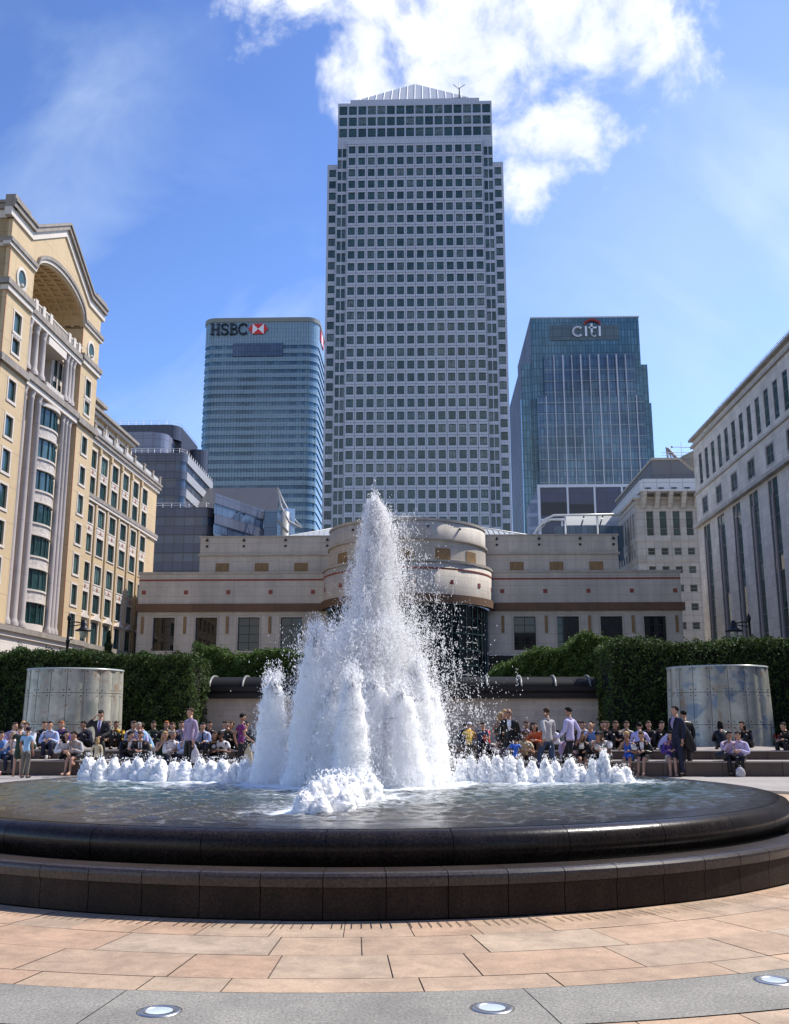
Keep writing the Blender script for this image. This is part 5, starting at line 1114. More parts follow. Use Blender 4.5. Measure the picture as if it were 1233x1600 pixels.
# ================= planting =================
def leafmat(name,c0,c1,tr=.3):
    M=mat(name,(1,1,1),.55,0,.2); nt=M.node_tree; N=nt.nodes; L=nt.links; P=N['Principled BSDF']; g=N.new('ShaderNodeNewGeometry'); r=N.new('ShaderNodeValToRGB'); L.new(g.outputs['Random Per Island'],r.inputs[0])
    r.color_ramp.elements[0].color=(*c0,1); r.color_ramp.elements[1].color=(*c1,1); L.new(r.outputs[0],P.inputs['Base Color'])
    t=N.new('ShaderNodeBsdfTranslucent'); L.new(r.outputs[0],t.inputs[0]); mx=N.new('ShaderNodeMixShader'); mx.inputs[0].default_value=tr; L.new(P.outputs[0],mx.inputs[1]); L.new(t.outputs[0],mx.inputs[2]); L.new(mx.outputs[0],N['Material Output'].inputs[0]); return M
M_leaf=leafmat('hedge_leaf',(.009,.020,.006),(.095,.155,.036)); M_leaf2=leafmat('fresh_leaf',(.045,.085,.016),(.13,.20,.045))
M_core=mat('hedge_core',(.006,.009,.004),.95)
def leaves(C,Nn,size,rs,spread=.8):
    n=len(C); A=Nn+rs.normal(0,spread,(n,3)); A/=np.linalg.norm(A,axis=1)[:,None]+1e-9; B=np.cross(A,rs.normal(0,1,(n,3))); B/=np.linalg.norm(B,axis=1)[:,None]+1e-9; D=np.cross(A,B); s=(size*rs.uniform(.6,1.3,n))[:,None]
    V=np.stack([C-B*s,C-D*s*.42+A*s*.1,C+B*s,C+D*s*.42+A*s*.1],1).reshape(-1,3); F=(np.arange(4)[None]+4*np.arange(n)[:,None]); return V,F
def hedge(label,x0,x1,y0,y1,z0,zf,nf,nt_,seed,m=None,size=.068,cores=True):
    t=thing('hedge',label,'hedge',((x0+x1)/2,(y0+y1)/2,z0)); rs=np.random.RandomState(seed)
    def bump(X,Z): return .16*np.sin(X*2.1+seed)*np.sin(Z*2.3+seed)+.09*np.sin(X*5.3+Z*3.1)+.07*np.sin(X*9.7-Z*7.7+seed)
    X=rs.uniform(x0,x1,nf); zt=np.array([zf(x) for x in X]); Z=z0+(zt-z0)*rs.uniform(0,1,nf)**.7; Y=y0-bump(X,Z)+rs.exponential(.10,nf)
    C1=np.stack([X,Y,Z],-1); N1=np.tile([0,-1,.35],(nf,1))
    X=rs.uniform(x0,x1,nt_); Y=rs.uniform(y0,y1,nt_); zt=np.array([zf(x) for x in X]); Z=zt+bump(X*1.2,Y*1.4)*.7-rs.exponential(.09,nt_)+(rs.uniform(0,1,nt_)<.04)*rs.uniform(0,.22,nt_)
    C2=np.stack([X,Y,Z],-1); N2=np.tile([0,-.3,1],(nt_,1))
    ne=nf//6; E=[]
    for xe,sx in ((x0,-1),(x1,1)):
        Y=rs.uniform(y0,y1,ne); Z=z0+(zf(xe)-z0)*rs.uniform(0,1,ne); E.append((np.stack([xe+sx*bump(Y,Z)-sx*rs.exponential(.1,ne),Y,Z],-1),np.tile([sx,0,.3],(ne,1))))
    C=np.vstack([C1,C2,E[0][0],E[1][0]]); Nn=np.vstack([N1,N2,E[0][1],E[1][1]]); V,F=leaves(C,Nn,size,rs); o=fast_mesh('foliage',V,F,m or M_leaf,t); o['kind']='stuff'
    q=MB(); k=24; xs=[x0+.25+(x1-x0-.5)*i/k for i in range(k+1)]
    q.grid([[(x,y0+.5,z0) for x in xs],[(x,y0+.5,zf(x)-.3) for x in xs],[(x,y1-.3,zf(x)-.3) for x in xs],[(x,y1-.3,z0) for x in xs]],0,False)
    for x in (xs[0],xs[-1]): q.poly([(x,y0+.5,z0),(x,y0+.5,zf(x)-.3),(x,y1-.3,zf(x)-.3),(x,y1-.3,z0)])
    q.build('dark_core',M_core,t)  # near-black box behind the leaves, its colour stands in for inner shade
xl=gx(300,37.5)
hedge('long dark clipped hedge behind the left glass drum',-20,xl,37.4,40.4,.5,lambda x:4.02+.10*math.sin(x*.8+1)+.06*math.sin(x*2.7)-.3*max(0,1-(xl-x)/.8)**2,15000,24000,1)
hedge('lower bright green hedge above the roof of the left pavilion',gx(296,42.5),gx(490,42.5),42.2,45,1.2,lambda x:4.36+.14*math.sin(x*1.7)+.22*max(0,min(1,(gx(365,42.5)-x)/.8)),9000,12000,2,M_leaf2)
hedge('rounded hedge rising above the roof of the right pavilion',gx(768,42.5),gx(962,42.5),42.2,45,1.2,lambda x:3.30+1.25*min(1,max(0,(x-gx(768,42.5))/2.6))**.55+.06*math.sin(x*3)+.50*max(0,min(1,(x-gx(885,42.5))/.8)),11000,13000,3,M_leaf2)
hedge('tall dark clipped hedge behind the right glass drum',gx(954,37.5),18.5,37.4,40.6,.5,lambda x:4.50-.012*(x-6)+.10*math.sin(x*1.1)-.35*max(0,1-(x-gx(954,37.5))/.9)**2,12500,22000,4)
def conifer():
    p=atY(171,985,75); t=thing('conifer','small dark conifer showing above the left hedge in front of the ochre building','tree',(p.x,75,0)); rs=np.random.RandomState(8)
    q=MB(); q.tube([(p.x,75,0),(p.x,75,p.z-.4)],[.16,.03],8); q.build('trunk',mat('bark',(.05,.035,.025),.9),t)
    n=7000; u=rs.uniform(0,1,n)**.8; a=rs.uniform(0,6.28,n); lay=.6+.4*np.abs(np.sin(u*28)); r=(.05+1.5*u)*lay*np.sqrt(rs.uniform(.1,1,n)); C=np.stack([p.x+r*np.cos(a),75+r*np.sin(a),p.z-u*6.4-.25*r],-1)
    V,F=leaves(C,np.tile([0,0,1.],(n,1)),.10,rs,.6); fast_mesh('crown',V,F,leafmat('conifer_needles',(.012,.022,.010),(.03,.05,.022),.15),t)['kind']='stuff'
conifer()
M_petal=leafmat('red_petals',(.55,.03,.02),(.75,.09,.05),.3)
def flowers(x0,x1,y,z,label,seed,n):
    t=thing('flower_bed',label,'flower bed',((x0+x1)/2,y,z),'red flower beds behind the seats'); rs=np.random.RandomState(seed)
    C=np.stack([rs.uniform(x0,x1,n*3),rs.uniform(y-.3,y+.4,n*3),z+rs.uniform(0,.24,n*3)],-1); V,F=leaves(C,np.tile([0,0,1.],(len(C),1)),.05,rs); fast_mesh('foliage',V,F,M_leaf2,t)['kind']='stuff'
    k=n//6; c=np.stack([rs.uniform(x0,x1,k),rs.uniform(y-.3,y+.3,k),z+rs.uniform(.2,.36,k)],-1); C=np.repeat(c,9,0)+rs.normal(0,.028,(k*9,3)); V,F=leaves(C,np.tile([0,-.5,1.],(len(C),1)),.035,rs); fast_mesh('flowers',V,F,M_petal,t)['kind']='stuff'
flowers(gx(960,34),gx(1040,34),34,.65,'red flowers behind the seats, left of the right glass drum',1,420)
flowers(gx(1205,34.3),14.3,34.3,.62,'red flowers behind the seats, right of the right glass drum',2,420)
# ---- street lamps beyond the hedge ----
M_iron=mat('black_iron',(.012,.012,.014),.45,.4); M_bell=mat('lamp_glass',(.42,.45,.36),.15,0,.6)
def lamp(px,side,label):
    p=atY(px,965,60); x,y,z=p; t=thing('street_lamp',label,'street lamp',(x,y,0),'black lamp posts beyond the hedge')
    q=MB(); q.lathe([(.22,0),(.22,.5),(.13,.8),(.095,1.2),(.085,z-1.6),(.12,z-1.55),(.12,z-1.4),(.085,z-1.35),(.08,z-.2),(.12,z-.15),(.13,z+.02),(.05,z+.18),(.001,z+.3)],(x,y),n=12); q.build('pole',M_iron,t)
    q=MB(); s=side; q.tube([(x,y,z-.25),(x+s*.5,y,z-.28),(x+s*.95,y,z-.38)],.045,6); q.tube([(x,y,z-.55),(x+s*.4,y,z-.5),(x+s*.85,y,z-.42)],.035,6); q.tube([(x,y,z-1.45),(x+s*.3,y,z-1.3)],.035,6); q.build('bracket',M_iron,t)
    c=(x+s*.95,y); q=MB(); q.lathe([(.001,z-.15),(.12,z-.2),(.16,z-.42),(.2,z-.55),(.3,z-.7),(.52,z-.78),(.52,z-.84),(.26,z-.84)],c,n=16); q.build('lantern_hood',M_iron,t)
    q=MB(); q.lathe([(.24,z-.84),(.25,z-1.0),(.18,z-1.22),(.001,z-1.3)],c,n=16); q.build('lantern_glass',M_bell,t)
lamp(108.5,1,'black street lamp in front of the ochre building'); lamp(1170,-1,'black street lamp in front of the grey marble facade')
# ================= people =================
SK={'fair':(.50,.29,.20),'tan':(.36,.20,.13),'brown':(.16,.085,.055),'dark':(.07,.04,.028)}
def cm(n,c,r=.8): return mat('cloth_'+n,c,r,0,.3,noise=(9,.12))
CL={'white':(.72,.72,.76),'paleblue':(.42,.50,.74),'blue':(.12,.27,.66),'sky':(.30,.50,.72),'lavender':(.50,.47,.72),'pinkish':(.55,.42,.58),'navy':(.018,.022,.045),'black':(.010,.010,.012),'charcoal':(.028,.028,.032),'grey':(.20,.20,.20),'palegrey':(.42,.41,.42),'red':(.55,.04,.035),'orange':(.62,.13,.05),'yellow':(.68,.42,.06),'purple':(.16,.03,.14),'violet':(.10,.05,.30),'green':(.03,.055,.04),'brownc':(.10,.06,.04),'denim':(.05,.075,.14),'stripe':(.34,.27,.40),'khaki':(.15,.14,.12),'royal':(.04,.14,.60),'cream':(.60,.52,.34)}
HA={'black':(.010,.008,.007),'brown':(.05,.028,.016),'blond':(.42,.27,.12),'ginger':(.30,.10,.035),'grey':(.26,.24,.22)}
PEND=[]   # skin jobs
def skinjob(nodes,edges,root,cb):
    names=list(nodes); idx={n:i for i,n in enumerate(names)}
    me=bpy.data.meshes.new('tmp'); me.from_pydata([nodes[n][0] for n in names],[(idx[a],idx[b]) for a,b in edges],[]); o=bpy.data.objects.new('tmp',me); COL.objects.link(o)
    s=o.modifiers.new('s','SKIN'); s.branch_smoothing=.4; sv=me.skin_vertices[0].data
    for i,n in enumerate(names):
        r=nodes[n][1]; sv[i].radius=r if isinstance(r,tuple) else (r,r); sv[i].use_root=(n==root)
    q=o.modifiers.new('u','SUBSURF'); q.levels=1; PEND.append((o,cb))
def flush():
    bpy.context.view_layer.update(); dg=bpy.context.evaluated_depsgraph_get(); dg.update(); res=[]
    for o,cb in PEND:
        e=o.evaluated_get(dg); me=e.to_mesh(); V=[tuple(v.co) for v in me.vertices]; F=[tuple(p.vertices) for p in me.polygons]; e.to_mesh_clear(); res.append((V,F,cb))
    for o,cb in PEND: m=o.data; bpy.data.objects.remove(o); bpy.data.meshes.remove(m)
    PEND.clear()
    for V,F,cb in res: cb(V,F)
def addraw(mb,V,F,m=0):
    i=len(mb.v); mb.v+=V; mb.f+=[tuple(i+a for a in f) for f in F]; mb.m+=[m]*len(F); mb.uv+=[None]*len(F); mb.sm+=[True]*len(F)
def J(pose,s,dz,jit):
    v=Vector; j=lambda a=.015: random.uniform(-a,a)
    if pose.startswith('sit'):
        fl=s-dz; l=jit
        d=dict(pelvis=v((0,0,s+.11)),waist=v((0,-.03,s+.25)),chest=v((0,-.04-.13*l,s+.43)),neckb=v((0,-.05-.20*l,s+.55)),head=v((0,-.09-.24*l,s+.685)))
        kw=.12+j(.04)
        for sgn,n in ((1,'L'),(-1,'R')):
            d['hip'+n]=v((sgn*.09,-.02,s+.10)); d['knee'+n]=v((sgn*kw,-.44+j(.04),max(fl+.46,s+.08))); d['ankle'+n]=v((sgn*(kw-.01),-.40+j(.06),fl+.09)); d['toe'+n]=d['ankle'+n]+v((sgn*.02,-.14,-.05))
            c=d['chest']; d['sh'+n]=v((sgn*.175,c.y-.02,s+.48)); d['el'+n]=v((sgn*(.25+j(.02)),c.y-.10,s+.22)); d['wr'+n]=v((sgn*.07,-.42+j(.04),s+.30+j(.03)))
            d['ha'+n]=d['wr'+n]+v((-sgn*.04,-.06,-.01))
        if 'eat' in pose: d['elR']=v((-.22,-.30,s+.27)); d['wrR']=v((-.08,-.36,s+.50)); d['haR']=v((-.05,-.36,s+.57))
        if 'side' in pose: d['wrL']=v((.2,-.35,s+.22)); d['haL']=d['wrL']+v((0,-.07,0))
        if 'armup' in pose: d['elR']=v((-.34,-.1,s+.55)); d['wrR']=v((-.16,-.2,s+.74)); d['haR']=v((-.11,-.2,s+.77))
        if 'legx' in pose: d['kneeR']=v((.02,-.46,s+.27)); d['ankleR']=v((.2,-.55,s-.02)); d['toeR']=v((.22,-.68,s-.08))
        if 'legl' in pose:
            for n,sg in (('L',1),('R',-1)): d['ankle'+n]=v((sg*.07,-.52,fl+.09)); d['toe'+n]=v((sg*.08,-.66,fl+.04)); d['knee'+n].x=sg*.075
    else:
        d=dict(pelvis=v((0,0,.95)),waist=v((0,0,1.10)),chest=v((0,-.01,1.31)),neckb=v((0,0,1.46)),head=v((0,-.03,1.625)))
        for sgn,n in ((1,'L'),(-1,'R')):
            d['hip'+n]=v((sgn*.09,0,.93)); d['knee'+n]=v((sgn*.10,-.02,.50)); d['ankle'+n]=v((sgn*.11,.03,.09)); d['toe'+n]=v((sgn*.13,-.12,.04))
            d['sh'+n]=v((sgn*.185,0,1.41)); d['el'+n]=v((sgn*.245,.03,1.14)); d['wr'+n]=v((sgn*.235,-.05,.90)); d['ha'+n]=v((sgn*.235,-.08,.82))
        if 'walk' in pose:
            q=-1 if 'walkb' in pose else 1
            for n,g in (('L',q),('R',-q)):
                if g>0: d['knee'+n]+=v((0,-.20,.04)); d['ankle'+n]+=v((0,-.32,.01)); d['toe'+n]+=v((0,-.30,.04)); d['el'+n]+=v((0,.12,0)); d['wr'+n]+=v((0,.14,.02)); d['ha'+n]+=v((0,.13,.03))
                else: d['knee'+n]+=v((0,.06,0)); d['ankle'+n]+=v((0,.30,.06)); d['toe'+n]+=v((0,.28,.0)); d['el'+n]+=v((0,-.06,0)); d['wr'+n]+=v((0,-.22,.05)); d['ha'+n]+=v((0,-.26,.08))
        if 'phone' in pose: d['elR']=v((-.40,.02,1.27)); d['wrR']=v((-.19,-.04,1.50)); d['haR']=v((-.13,-.04,1.57)); d['elL']=v((.25,-.05,1.12)); d['wrL']=v((.08,-.26,1.02)); d['haL']=v((.02,-.29,1.02))
        if 'hold' in pose:
            for n,g in (('L',1),('R',-1)): d['wr'+n]=v((g*.09,-.25,1.10)); d['ha'+n]=v((g*.04,-.30,1.14)); d['el'+n]=v((g*.24,-.05,1.10))
        if 'fold' in pose: 
            d['wrR']=v((.06,-.17,1.12)); d['haR']=v((.13,-.17,1.13)); d['wrL']=v((-.05,-.19,1.16)); d['haL']=v((-.12,-.17,1.17))
        if 'give' in pose: d['elL']=v((.26,-.12,1.18)); d['wrL']=v((.20,-.36,1.12)); d['haL']=v((.19,-.44,1.12))
    return d
def person(label,x,y,z,rot,pose,top,bottom,hair,skin='fair',H=1.75,s=.27,dz=.27,hy=0,hp=12,sleeve='L',tie=None,shirt=None,fem=False,cap=None,glasses=False,group=None,jit=None):
    sit=pose.startswith('sit'); k=H/1.75*1.01; t=thing('person',label,'person',(x,y,z),group); Rz=Matrix.Rotation(R(rot),4,'Z')
    j=J(pose,s/k if sit else 0,dz/k if sit else 0,random.uniform(.7,1.1) if jit is None else jit); w=.92 if fem else 1
    if fem:
        for n in ('shL','shR'): j[n].x*=.9
    T=Matrix.Translation((x,y,z))@Rz@Matrix.Scale(k,4)
    nk=j['neckb'].lerp(j['head'],.45)
    E=[('pelvis','waist'),('waist','chest'),('chest','neckb'),('neckb','neck'),('pelvis','hipL'),('pelvis','hipR')]
    for n in 'LR': E+=[('chest','sh'+n),('sh'+n,'el'+n),('el'+n,'wr'+n),('wr'+n,'ha'+n),('hip'+n,'knee'+n),('knee'+n,'ankle'+n),('ankle'+n,'toe'+n)]
    j['neck']=nk
    rad=dict(pelvis=(.10,.075),waist=(.09*w,.065),chest=(.095*w,.07),neckb=.062,neck=.05,toeL=.032,toeR=.032)
    for n in 'LR': rad.update({'sh'+n:.052,'el'+n:.040*w,'wr'+n:.027*w,'ha'+n:(.036,.02),'hip'+n:.075,'knee'+n:.055,'ankle'+n:.034})
    Mh=Matrix.Translation(j['head'])@Matrix.Rotation(R(hy),4,'Z')@Matrix.Rotation(R(hp),4,'X'); S=mat('skin_'+skin,SK[skin],.55,0,.35,noise=(14,.06))
    eye=mat('eye_dark',(.015,.01,.008),.3); lip=mat('lips',(.30,.10,.08),.5)
    def body(V,F):
        m=MB(); addraw(m,V,F); B=lambda c,r,mm=0,a=8,b=6:(m.ball(Mh@Vector(c),r,mm,a,b,Mh.to_3x3()))
        B((0,0,.005),(.073,.090,.108),0,14,10); B((0,-.035,-.062),(.048,.052,.048)); B((0,-.092,-.012),(.013,.018,.024)); B((.075,0,-.005),(.012,.02,.028)); B((-.075,0,-.005),(.012,.02,.028)); B((.03,-.078,.012),(.013,.011,.008),1); B((-.03,-.078,.012),(.013,.011,.008),1); B((0,-.084,-.052),(.024,.008,.007),2); m.tube([j['neck']-Vector((0,0,.04)),Mh@Vector((0,.01,-.07))],.05,8)
        if glasses: B((.03,-.085,.014),(.026,.014,.017),1); B((-.03,-.085,.014),(.026,.014,.017),1)
        for n,g in (('L',1),('R',-1)):
            a,b=j['wr'+n],j['ha'+n]; d=(b-a).normalized(); sd=d.cross(Vector((0,0,1))); sd=sd.normalized() if sd.length>.2 else Vector((1,0,0)); up=sd.cross(d)
            for i,(o,L) in enumerate(((-.027,.062),(-.009,.074),(.009,.070),(.026,.055))):
                p=b+sd*o+d*.012; m.tube([p,p+d*L*.5-up*.008,p+d*L*.85-up*.03],[.0095,.009,.007],5)
            p=a.lerp(b,.6)-sd*.03*g; m.tube([p,p-sd*.022*g+d*.03,p-sd*.02*g+d*.055-up*.01],[.011,.010,.008],5)
        m.v=[tuple(T@Vector(v)) for v in m.v]; m.build('body',[S,eye,lip],t,uv=False)
    skinjob({n:(j[n],rad[n]) for n in j},[e for e in E if e[0]!='head' and e[1]!='head'] ,'pelvis',body) if False else skinjob({n:(j[n],rad[n]) for n in j if n!='head'},E,'pelvis',body)
    def part(name,mm,nodes,edges,extra=None):
        def cb(V,F):
            m=MB(); addraw(m,V,F)
            if extra: extra(m)
            m.v=[tuple(T@Vector(v)) for v in m.v]; m.build(name,mm,t,uv=False)
        skinjob(nodes,edges,'chest' if 'chest' in nodes else 'pelvis',cb)
    # top
    jk=shirt is not None; g=.012 if jk else 0
    nd=dict(hem=(j['pelvis']+(j['pelvis']-j['waist'])*.55,(.150+g,.120+g)),pelvis=(j['pelvis'],(.148+g,.118+g)),waist=(j['waist'],(.128*w+g,.105+g)),chest=(j['chest'],(.152*w+g,.118+g)),neckb=(j['neckb']-Vector((0,0,.012)),.070))
    ed=[('hem','pelvis'),('pelvis','waist'),('waist','chest'),('chest','neckb')]
    for n in 'LR':
        nd['sh'+n]=(j['sh'+n],.067*w+g)
        if sleeve=='L': nd['el'+n]=(j['el'+n],.054*w+g); nd['wr'+n]=(j['wr'+n],.040+g*.6); ed+=[('chest','sh'+n),('sh'+n,'el'+n),('el'+n,'wr'+n)]
        elif sleeve=='S': nd['el'+n]=(j['sh'+n].lerp(j['el'+n],.62),.064*w); ed+=[('chest','sh'+n),('sh'+n,'el'+n)]
        else: nd['sh'+n]=(j['chest'].lerp(j['sh'+n],.72),.045); ed+=[('chest','sh'+n)]
    def extra(m):
        up=(j['neckb']-j['waist']).normalized(); f=up.cross(Vector((1,0,0))).normalized(); f=-f if f.y>0 else f
        if jk or tie:
            a=j['neckb']+f*.078-up*.0; b=j['waist'].lerp(j['chest'],.35)+f*(.128+g+.006); c=j['chest']+f*(.124+g+.006)
            if jk:
                for p,q,wa,wb in ((a,c,.055,.050),(c,b,.050,.012)): m.poly([p+Vector((-wa,0,0)),q+Vector((-wb,0,0)),q+Vector((wb,0,0)),p+Vector((wa,0,0))],1)
            if tie:
                e=f*.006
                for p,q,wa,wb in ((a,c,.015,.02),(c,b,.02,.026)): m.poly([p+e+Vector((-wa,0,0)),q+e+Vector((-wb,0,0)),q+e+Vector((wb,0,0)),p+e+Vector((wa,0,0))],2)
        if sleeve=='L' and not jk: m.lathe([(.074,j['neckb'].z-.02),(.062,j['neckb'].z+.022)],(j['neckb'].x,j['neckb'].y-.005),n=10)
    part('jacket' if jk else ('shirt' if not fem else 'top'),[cm(top,CL[top]),cm(shirt or 'white',CL[shirt or 'white']),cm(tie or 'navy',CL[tie or 'navy'])],nd,ed,extra)
    # bottom
    kind,bc=bottom; B=cm(bc,CL[bc])
    nd=dict(pelvis=(j['pelvis']-Vector((0,0,.01)),(.150,.122)),waist=(j['pelvis'].lerp(j['waist'],.75),(.130,.104))); ed=[('pelvis','waist')]
    for n in 'LR':
        nd['hip'+n]=(j['hip'+n],.100); ed.append(('pelvis','hip'+n))
        if kind=='trousers': nd['knee'+n]=(j['knee'+n],.076); nd['ankle'+n]=(j['ankle'+n]-Vector((0,0,.02)),.060); ed+=[('hip'+n,'knee'+n),('knee'+n,'ankle'+n)]
        elif kind=='shorts': nd['knee'+n]=(j['hip'+n].lerp(j['knee'+n],.55),.096); ed+=[('hip'+n,'knee'+n)]
        else: nd['knee'+n]=(j['hip'+n].lerp(j['knee'+n],.85)*1.0,.098); nd['knee'+n][0].x*=.55; ed+=[('hip'+n,'knee'+n)]
    part(kind if kind!='skirt' else 'skirt',[B],nd,ed)
    # shoes, hair, cap
    m=MB()
    for n in 'LR':
        a,b=j['ankle'+n],j['toe'+n]; c=a.lerp(b,.5)-Vector((0,0,.028)); d=(b-a); m.ball(T@(c),(1,1,1),0,9,6,(T.to_3x3()@Matrix.Rotation(math.atan2(d.x,-d.y),3,'Z')@Matrix.Diagonal((.046,.135,.042))))
    m.build('shoes',cm('black',CL['black'],.4) if not (fem and kind!='trousers') else S,t,uv=False)
    if hair:
        style,hc=hair; m=MB(); M3=T.to_3x3()@Mh.to_3x3(); B=lambda c,r,a=12,b=8:m.ball(T@(Mh@Vector(c)),(1,1,1),0,a,b,M3@Matrix.Diagonal(r))
        B((0,.026,.034),(.080,.086,.086)); B((0,-.030,.082),(.060,.050,.030))
        if style=='long': B((0,.055,-.07),(.088,.05,.15)); B((.062,.02,-.06),(.025,.05,.11)); B((-.062,.02,-.06),(.025,.05,.11))
        if style=='tied': B((0,.115,.03),(.035,.04,.04))
        m.build('hair',mat('hair_'+hc,HA[hc],.75,0,.2,noise=(30,.3)),t,uv=False)
    if cap:
        m=MB(); M3=T.to_3x3()@Mh.to_3x3(); m.ball(T@(Mh@Vector((0,.01,.055))),(1,1,1),0,12,8,M3@Matrix.Diagonal((.088,.102,.075))); m.ball(T@(Mh@Vector((0,-.10,.045))),(1,1,1),0,10,4,M3@Matrix.Diagonal((.065,.075,.012))); m.build('cap',cm(cap,CL[cap]),t,uv=False)
    return t
GS='people seated on the stone steps'; GW='people standing or walking behind the fountain'
def F_(px,label,rot,pose,top,bottom,hair,**k): person(label,gx(px,27.9),27.92,0,rot,pose,top,bottom,hair,s=.38,dz=.38,group=GS,**k)
def U_(px,label,rot,pose,top,bottom,hair,**k): person(label,gx(px,29.0),29.02,0,rot,pose,top,bottom,hair,s=.62,dz=.24,group=GS,**k)
def B_(px,label,rot,pose,top,bottom,hair,y=33.5,**k): y-=3.6; person(label,gx(px,y),y,0,rot,pose,top,bottom,hair,s=.66,dz=.03,group=GS,**k)
def W_(px,Y,label,rot,pose,top,bottom,hair,z=0,**k): Y-=3.4; person(label,gx(px,Y),Y,z,rot,pose,top,bottom,hair,group=GW,**k)
T_=lambda c='black':('trousers',c)
F_(3,'man in blue shirt with dark hair at the far left edge, front step',20,'sit','blue',T_('navy'),('short','black'))
U_(10,'brown-haired man in white shirt turned right, far left, behind the man in blue',60,'sit','pinkish',T_('navy'),('short','brown'),hp=0)
F_(25,'grey-haired man in white shirt eating, front step near the child in a cap',5,'siteat','white',T_('navy'),('short','grey'))
B_(36,'blond woman behind the grey-haired man, left of the child in a cap',20,'sit','cream',T_('green'),('long','blond'),fem=True)
W_(31,30.3,'woman in dark green dress standing beside the child in a cap',200,'stand','green',('skirt','green'),('short','brown'),fem=True,sleeve='S',H=1.34)
W_(43,29.6,'child in navy cap and light blue t-shirt standing at the pool edge',165,'stand','sky',T_('khaki'),('short','black'),skin='tan',H=1.30,sleeve='S',cap='navy',hy=15)
U_(51,'man in white shirt with arm raised behind the child in a cap',-15,'sitarmup','white',T_('green'),('short','brown'))
U_(80,'dark-haired man in pale blue shirt with hands clasped, in front of the left glass drum',8,'sit','paleblue',T_('navy'),('short','black'),hy=8,hp=0,H=1.82)
B_(97,'ginger-haired person in violet top behind two women in cardigans',15,'sit','violet',T_('black'),('short','ginger'))
F_(101,'woman in white cardigan and black skirt, bare legs crossed, black hair',25,'sitlegx','white',('skirt','black'),('long','black'),fem=True,hy=35,hp=0)
B_(112,'man in dark suit leaning away behind the two women in cardigans',-60,'sit','charcoal',T_('black'),('short','black'))
F_(124,'woman in pale grey cardigan eating, bare legs together, dark hair',-10,'siteatlegl','palegrey',('skirt','black'),('short','black'),fem=True,hy=-20,hp=18)
W_(156,30.6,'man in dark suit and purple tie standing with one elbow raised',5,'phone','charcoal',T_('charcoal'),('short','black'),shirt='white',tie='violet',hp=32)
W_(153,29.7,'child with long blond hair, back turned, before the man in dark suit',180,'stand','cream',('skirt','brownc'),('long','blond'),fem=True,H=1.02)
B_(183,'dark-haired person in yellow shirt, right of the man with the raised elbow',10,'sit','yellow',T_('black'),('tied','brown'),skin='tan')
F_(195,'man in black suit and white shirt turned towards the right, front step left part',45,'sit','black',T_('black'),('short','black'),shirt='white',hy=25)
B_(214,'man in sunglasses and dark top behind the man in lavender',-10,'sit','green',T_('black'),('short','grey'),glasses=True,skin='tan')
U_(222,'grey-haired man in pale lavender shirt, upper step',-5,'sit','lavender',T_('khaki'),('short','grey'))
F_(223,'man in dark suit and navy tie with hands clasped, below the man in lavender',3,'sit','charcoal',T_('charcoal'),('short','brown'),shirt='white',tie='navy',hp=20)
U_(236,'man in bright blue shirt and pale trousers turned left, upper step',-70,'sit','sky',T_('cream'),('short','brown'),hp=0)
F_(250,'blond woman in patterned dark dress, left of the man in white shirt',40,'siteat','green',('skirt','green'),('long','blond'),fem=True,sleeve='N')
B_(258,'red-haired person in grey behind the blond woman in dark dress',20,'sit','grey',T_('black'),('short','ginger'))
F_(265,'short-haired man in crisp white shirt looking right, front step',35,'sit','white',T_('navy'),('short','grey'),skin='tan',hp=0)
U_(276,'brown-haired person in navy top, upper step beside the standing man in striped shirt',-10,'sit','navy',T_('black'),('short','brown'))
B_(284,'woman in pink and blue shirt behind the navy top',10,'sit','pinkish',T_('black'),('short','brown'),fem=True)
F_(289,'young man in light blue shirt looking down, beside the standing man in stripes',30,'sit','paleblue',T_('black'),('short','brown'),hp=25)
W_(297,30.4,'man in purple striped shirt standing and holding a white carrier bag',-40,'stand','stripe',T_('black'),('short','brown'),H=1.8)
U_(317,'man in blue and white shirt with dark tie eating, upper step before the left pavilion',10,'siteat','paleblue',T_('black'),('short','black'),tie='navy')
B_(335,'person in white shirt bent forward, before the left pavilion',70,'sit','white',T_('black'),('short','brown'),jit=2.0,hp=40)
F_(334,'dark-haired woman in black jacket, left of the person in white t-shirt',15,'siteat','black',T_('black'),('long','brown'),fem=True,skin='tan')
F_(348,'person in white t-shirt with black hair over the face, front step left of the plume',0,'sit','white',T_('black'),('short','black'),sleeve='S',skin='brown',hp=40)
B_(346,'person in black top with black hair, back turned, before the left pavilion',160,'sit','black',T_('black'),('short','black'))
B_(357,'woman with brown hair in dark top, third from the plume',20,'sit','charcoal',T_('black'),('short','brown'),fem=True)
B_(369,'person with dark hair facing left beside the woman in purple',-60,'sit','grey',T_('black'),('short','black'),y=34.3)
W_(377,30.8,'woman in purple top walking right with a cream bag, next to the leftmost jet',115,'walk','purple',T_('black'),('short','black'),fem=True,skin='tan',sleeve='S',H=1.66)
U_(389,'person in black vest over white shirt, half hidden by the leftmost jet',-20,'sit','black',T_('black'),('short','black'),shirt='white')
def C_(px,label,rot,pose,top,bottom,hair,Y=35.75,**k): person(label,gx(px,Y),Y,0,rot,pose,top,bottom,hair,s=.62,dz=.5,group=GS,**k)
C_(726,'person in dark blue seated left of the person in yellow',170,'sit','navy',T_('navy'),('short','black'))
C_(733,'person in bright yellow top and white cap, back turned',175,'sit','yellow',T_('white'),('short','grey'),cap='white',sleeve='S',Y=35.6)
C_(750,'person in blue-grey top with arm raised to the head',15,'sitarmup','denim',T_('navy'),('short','black'),skin='tan',sleeve='S')
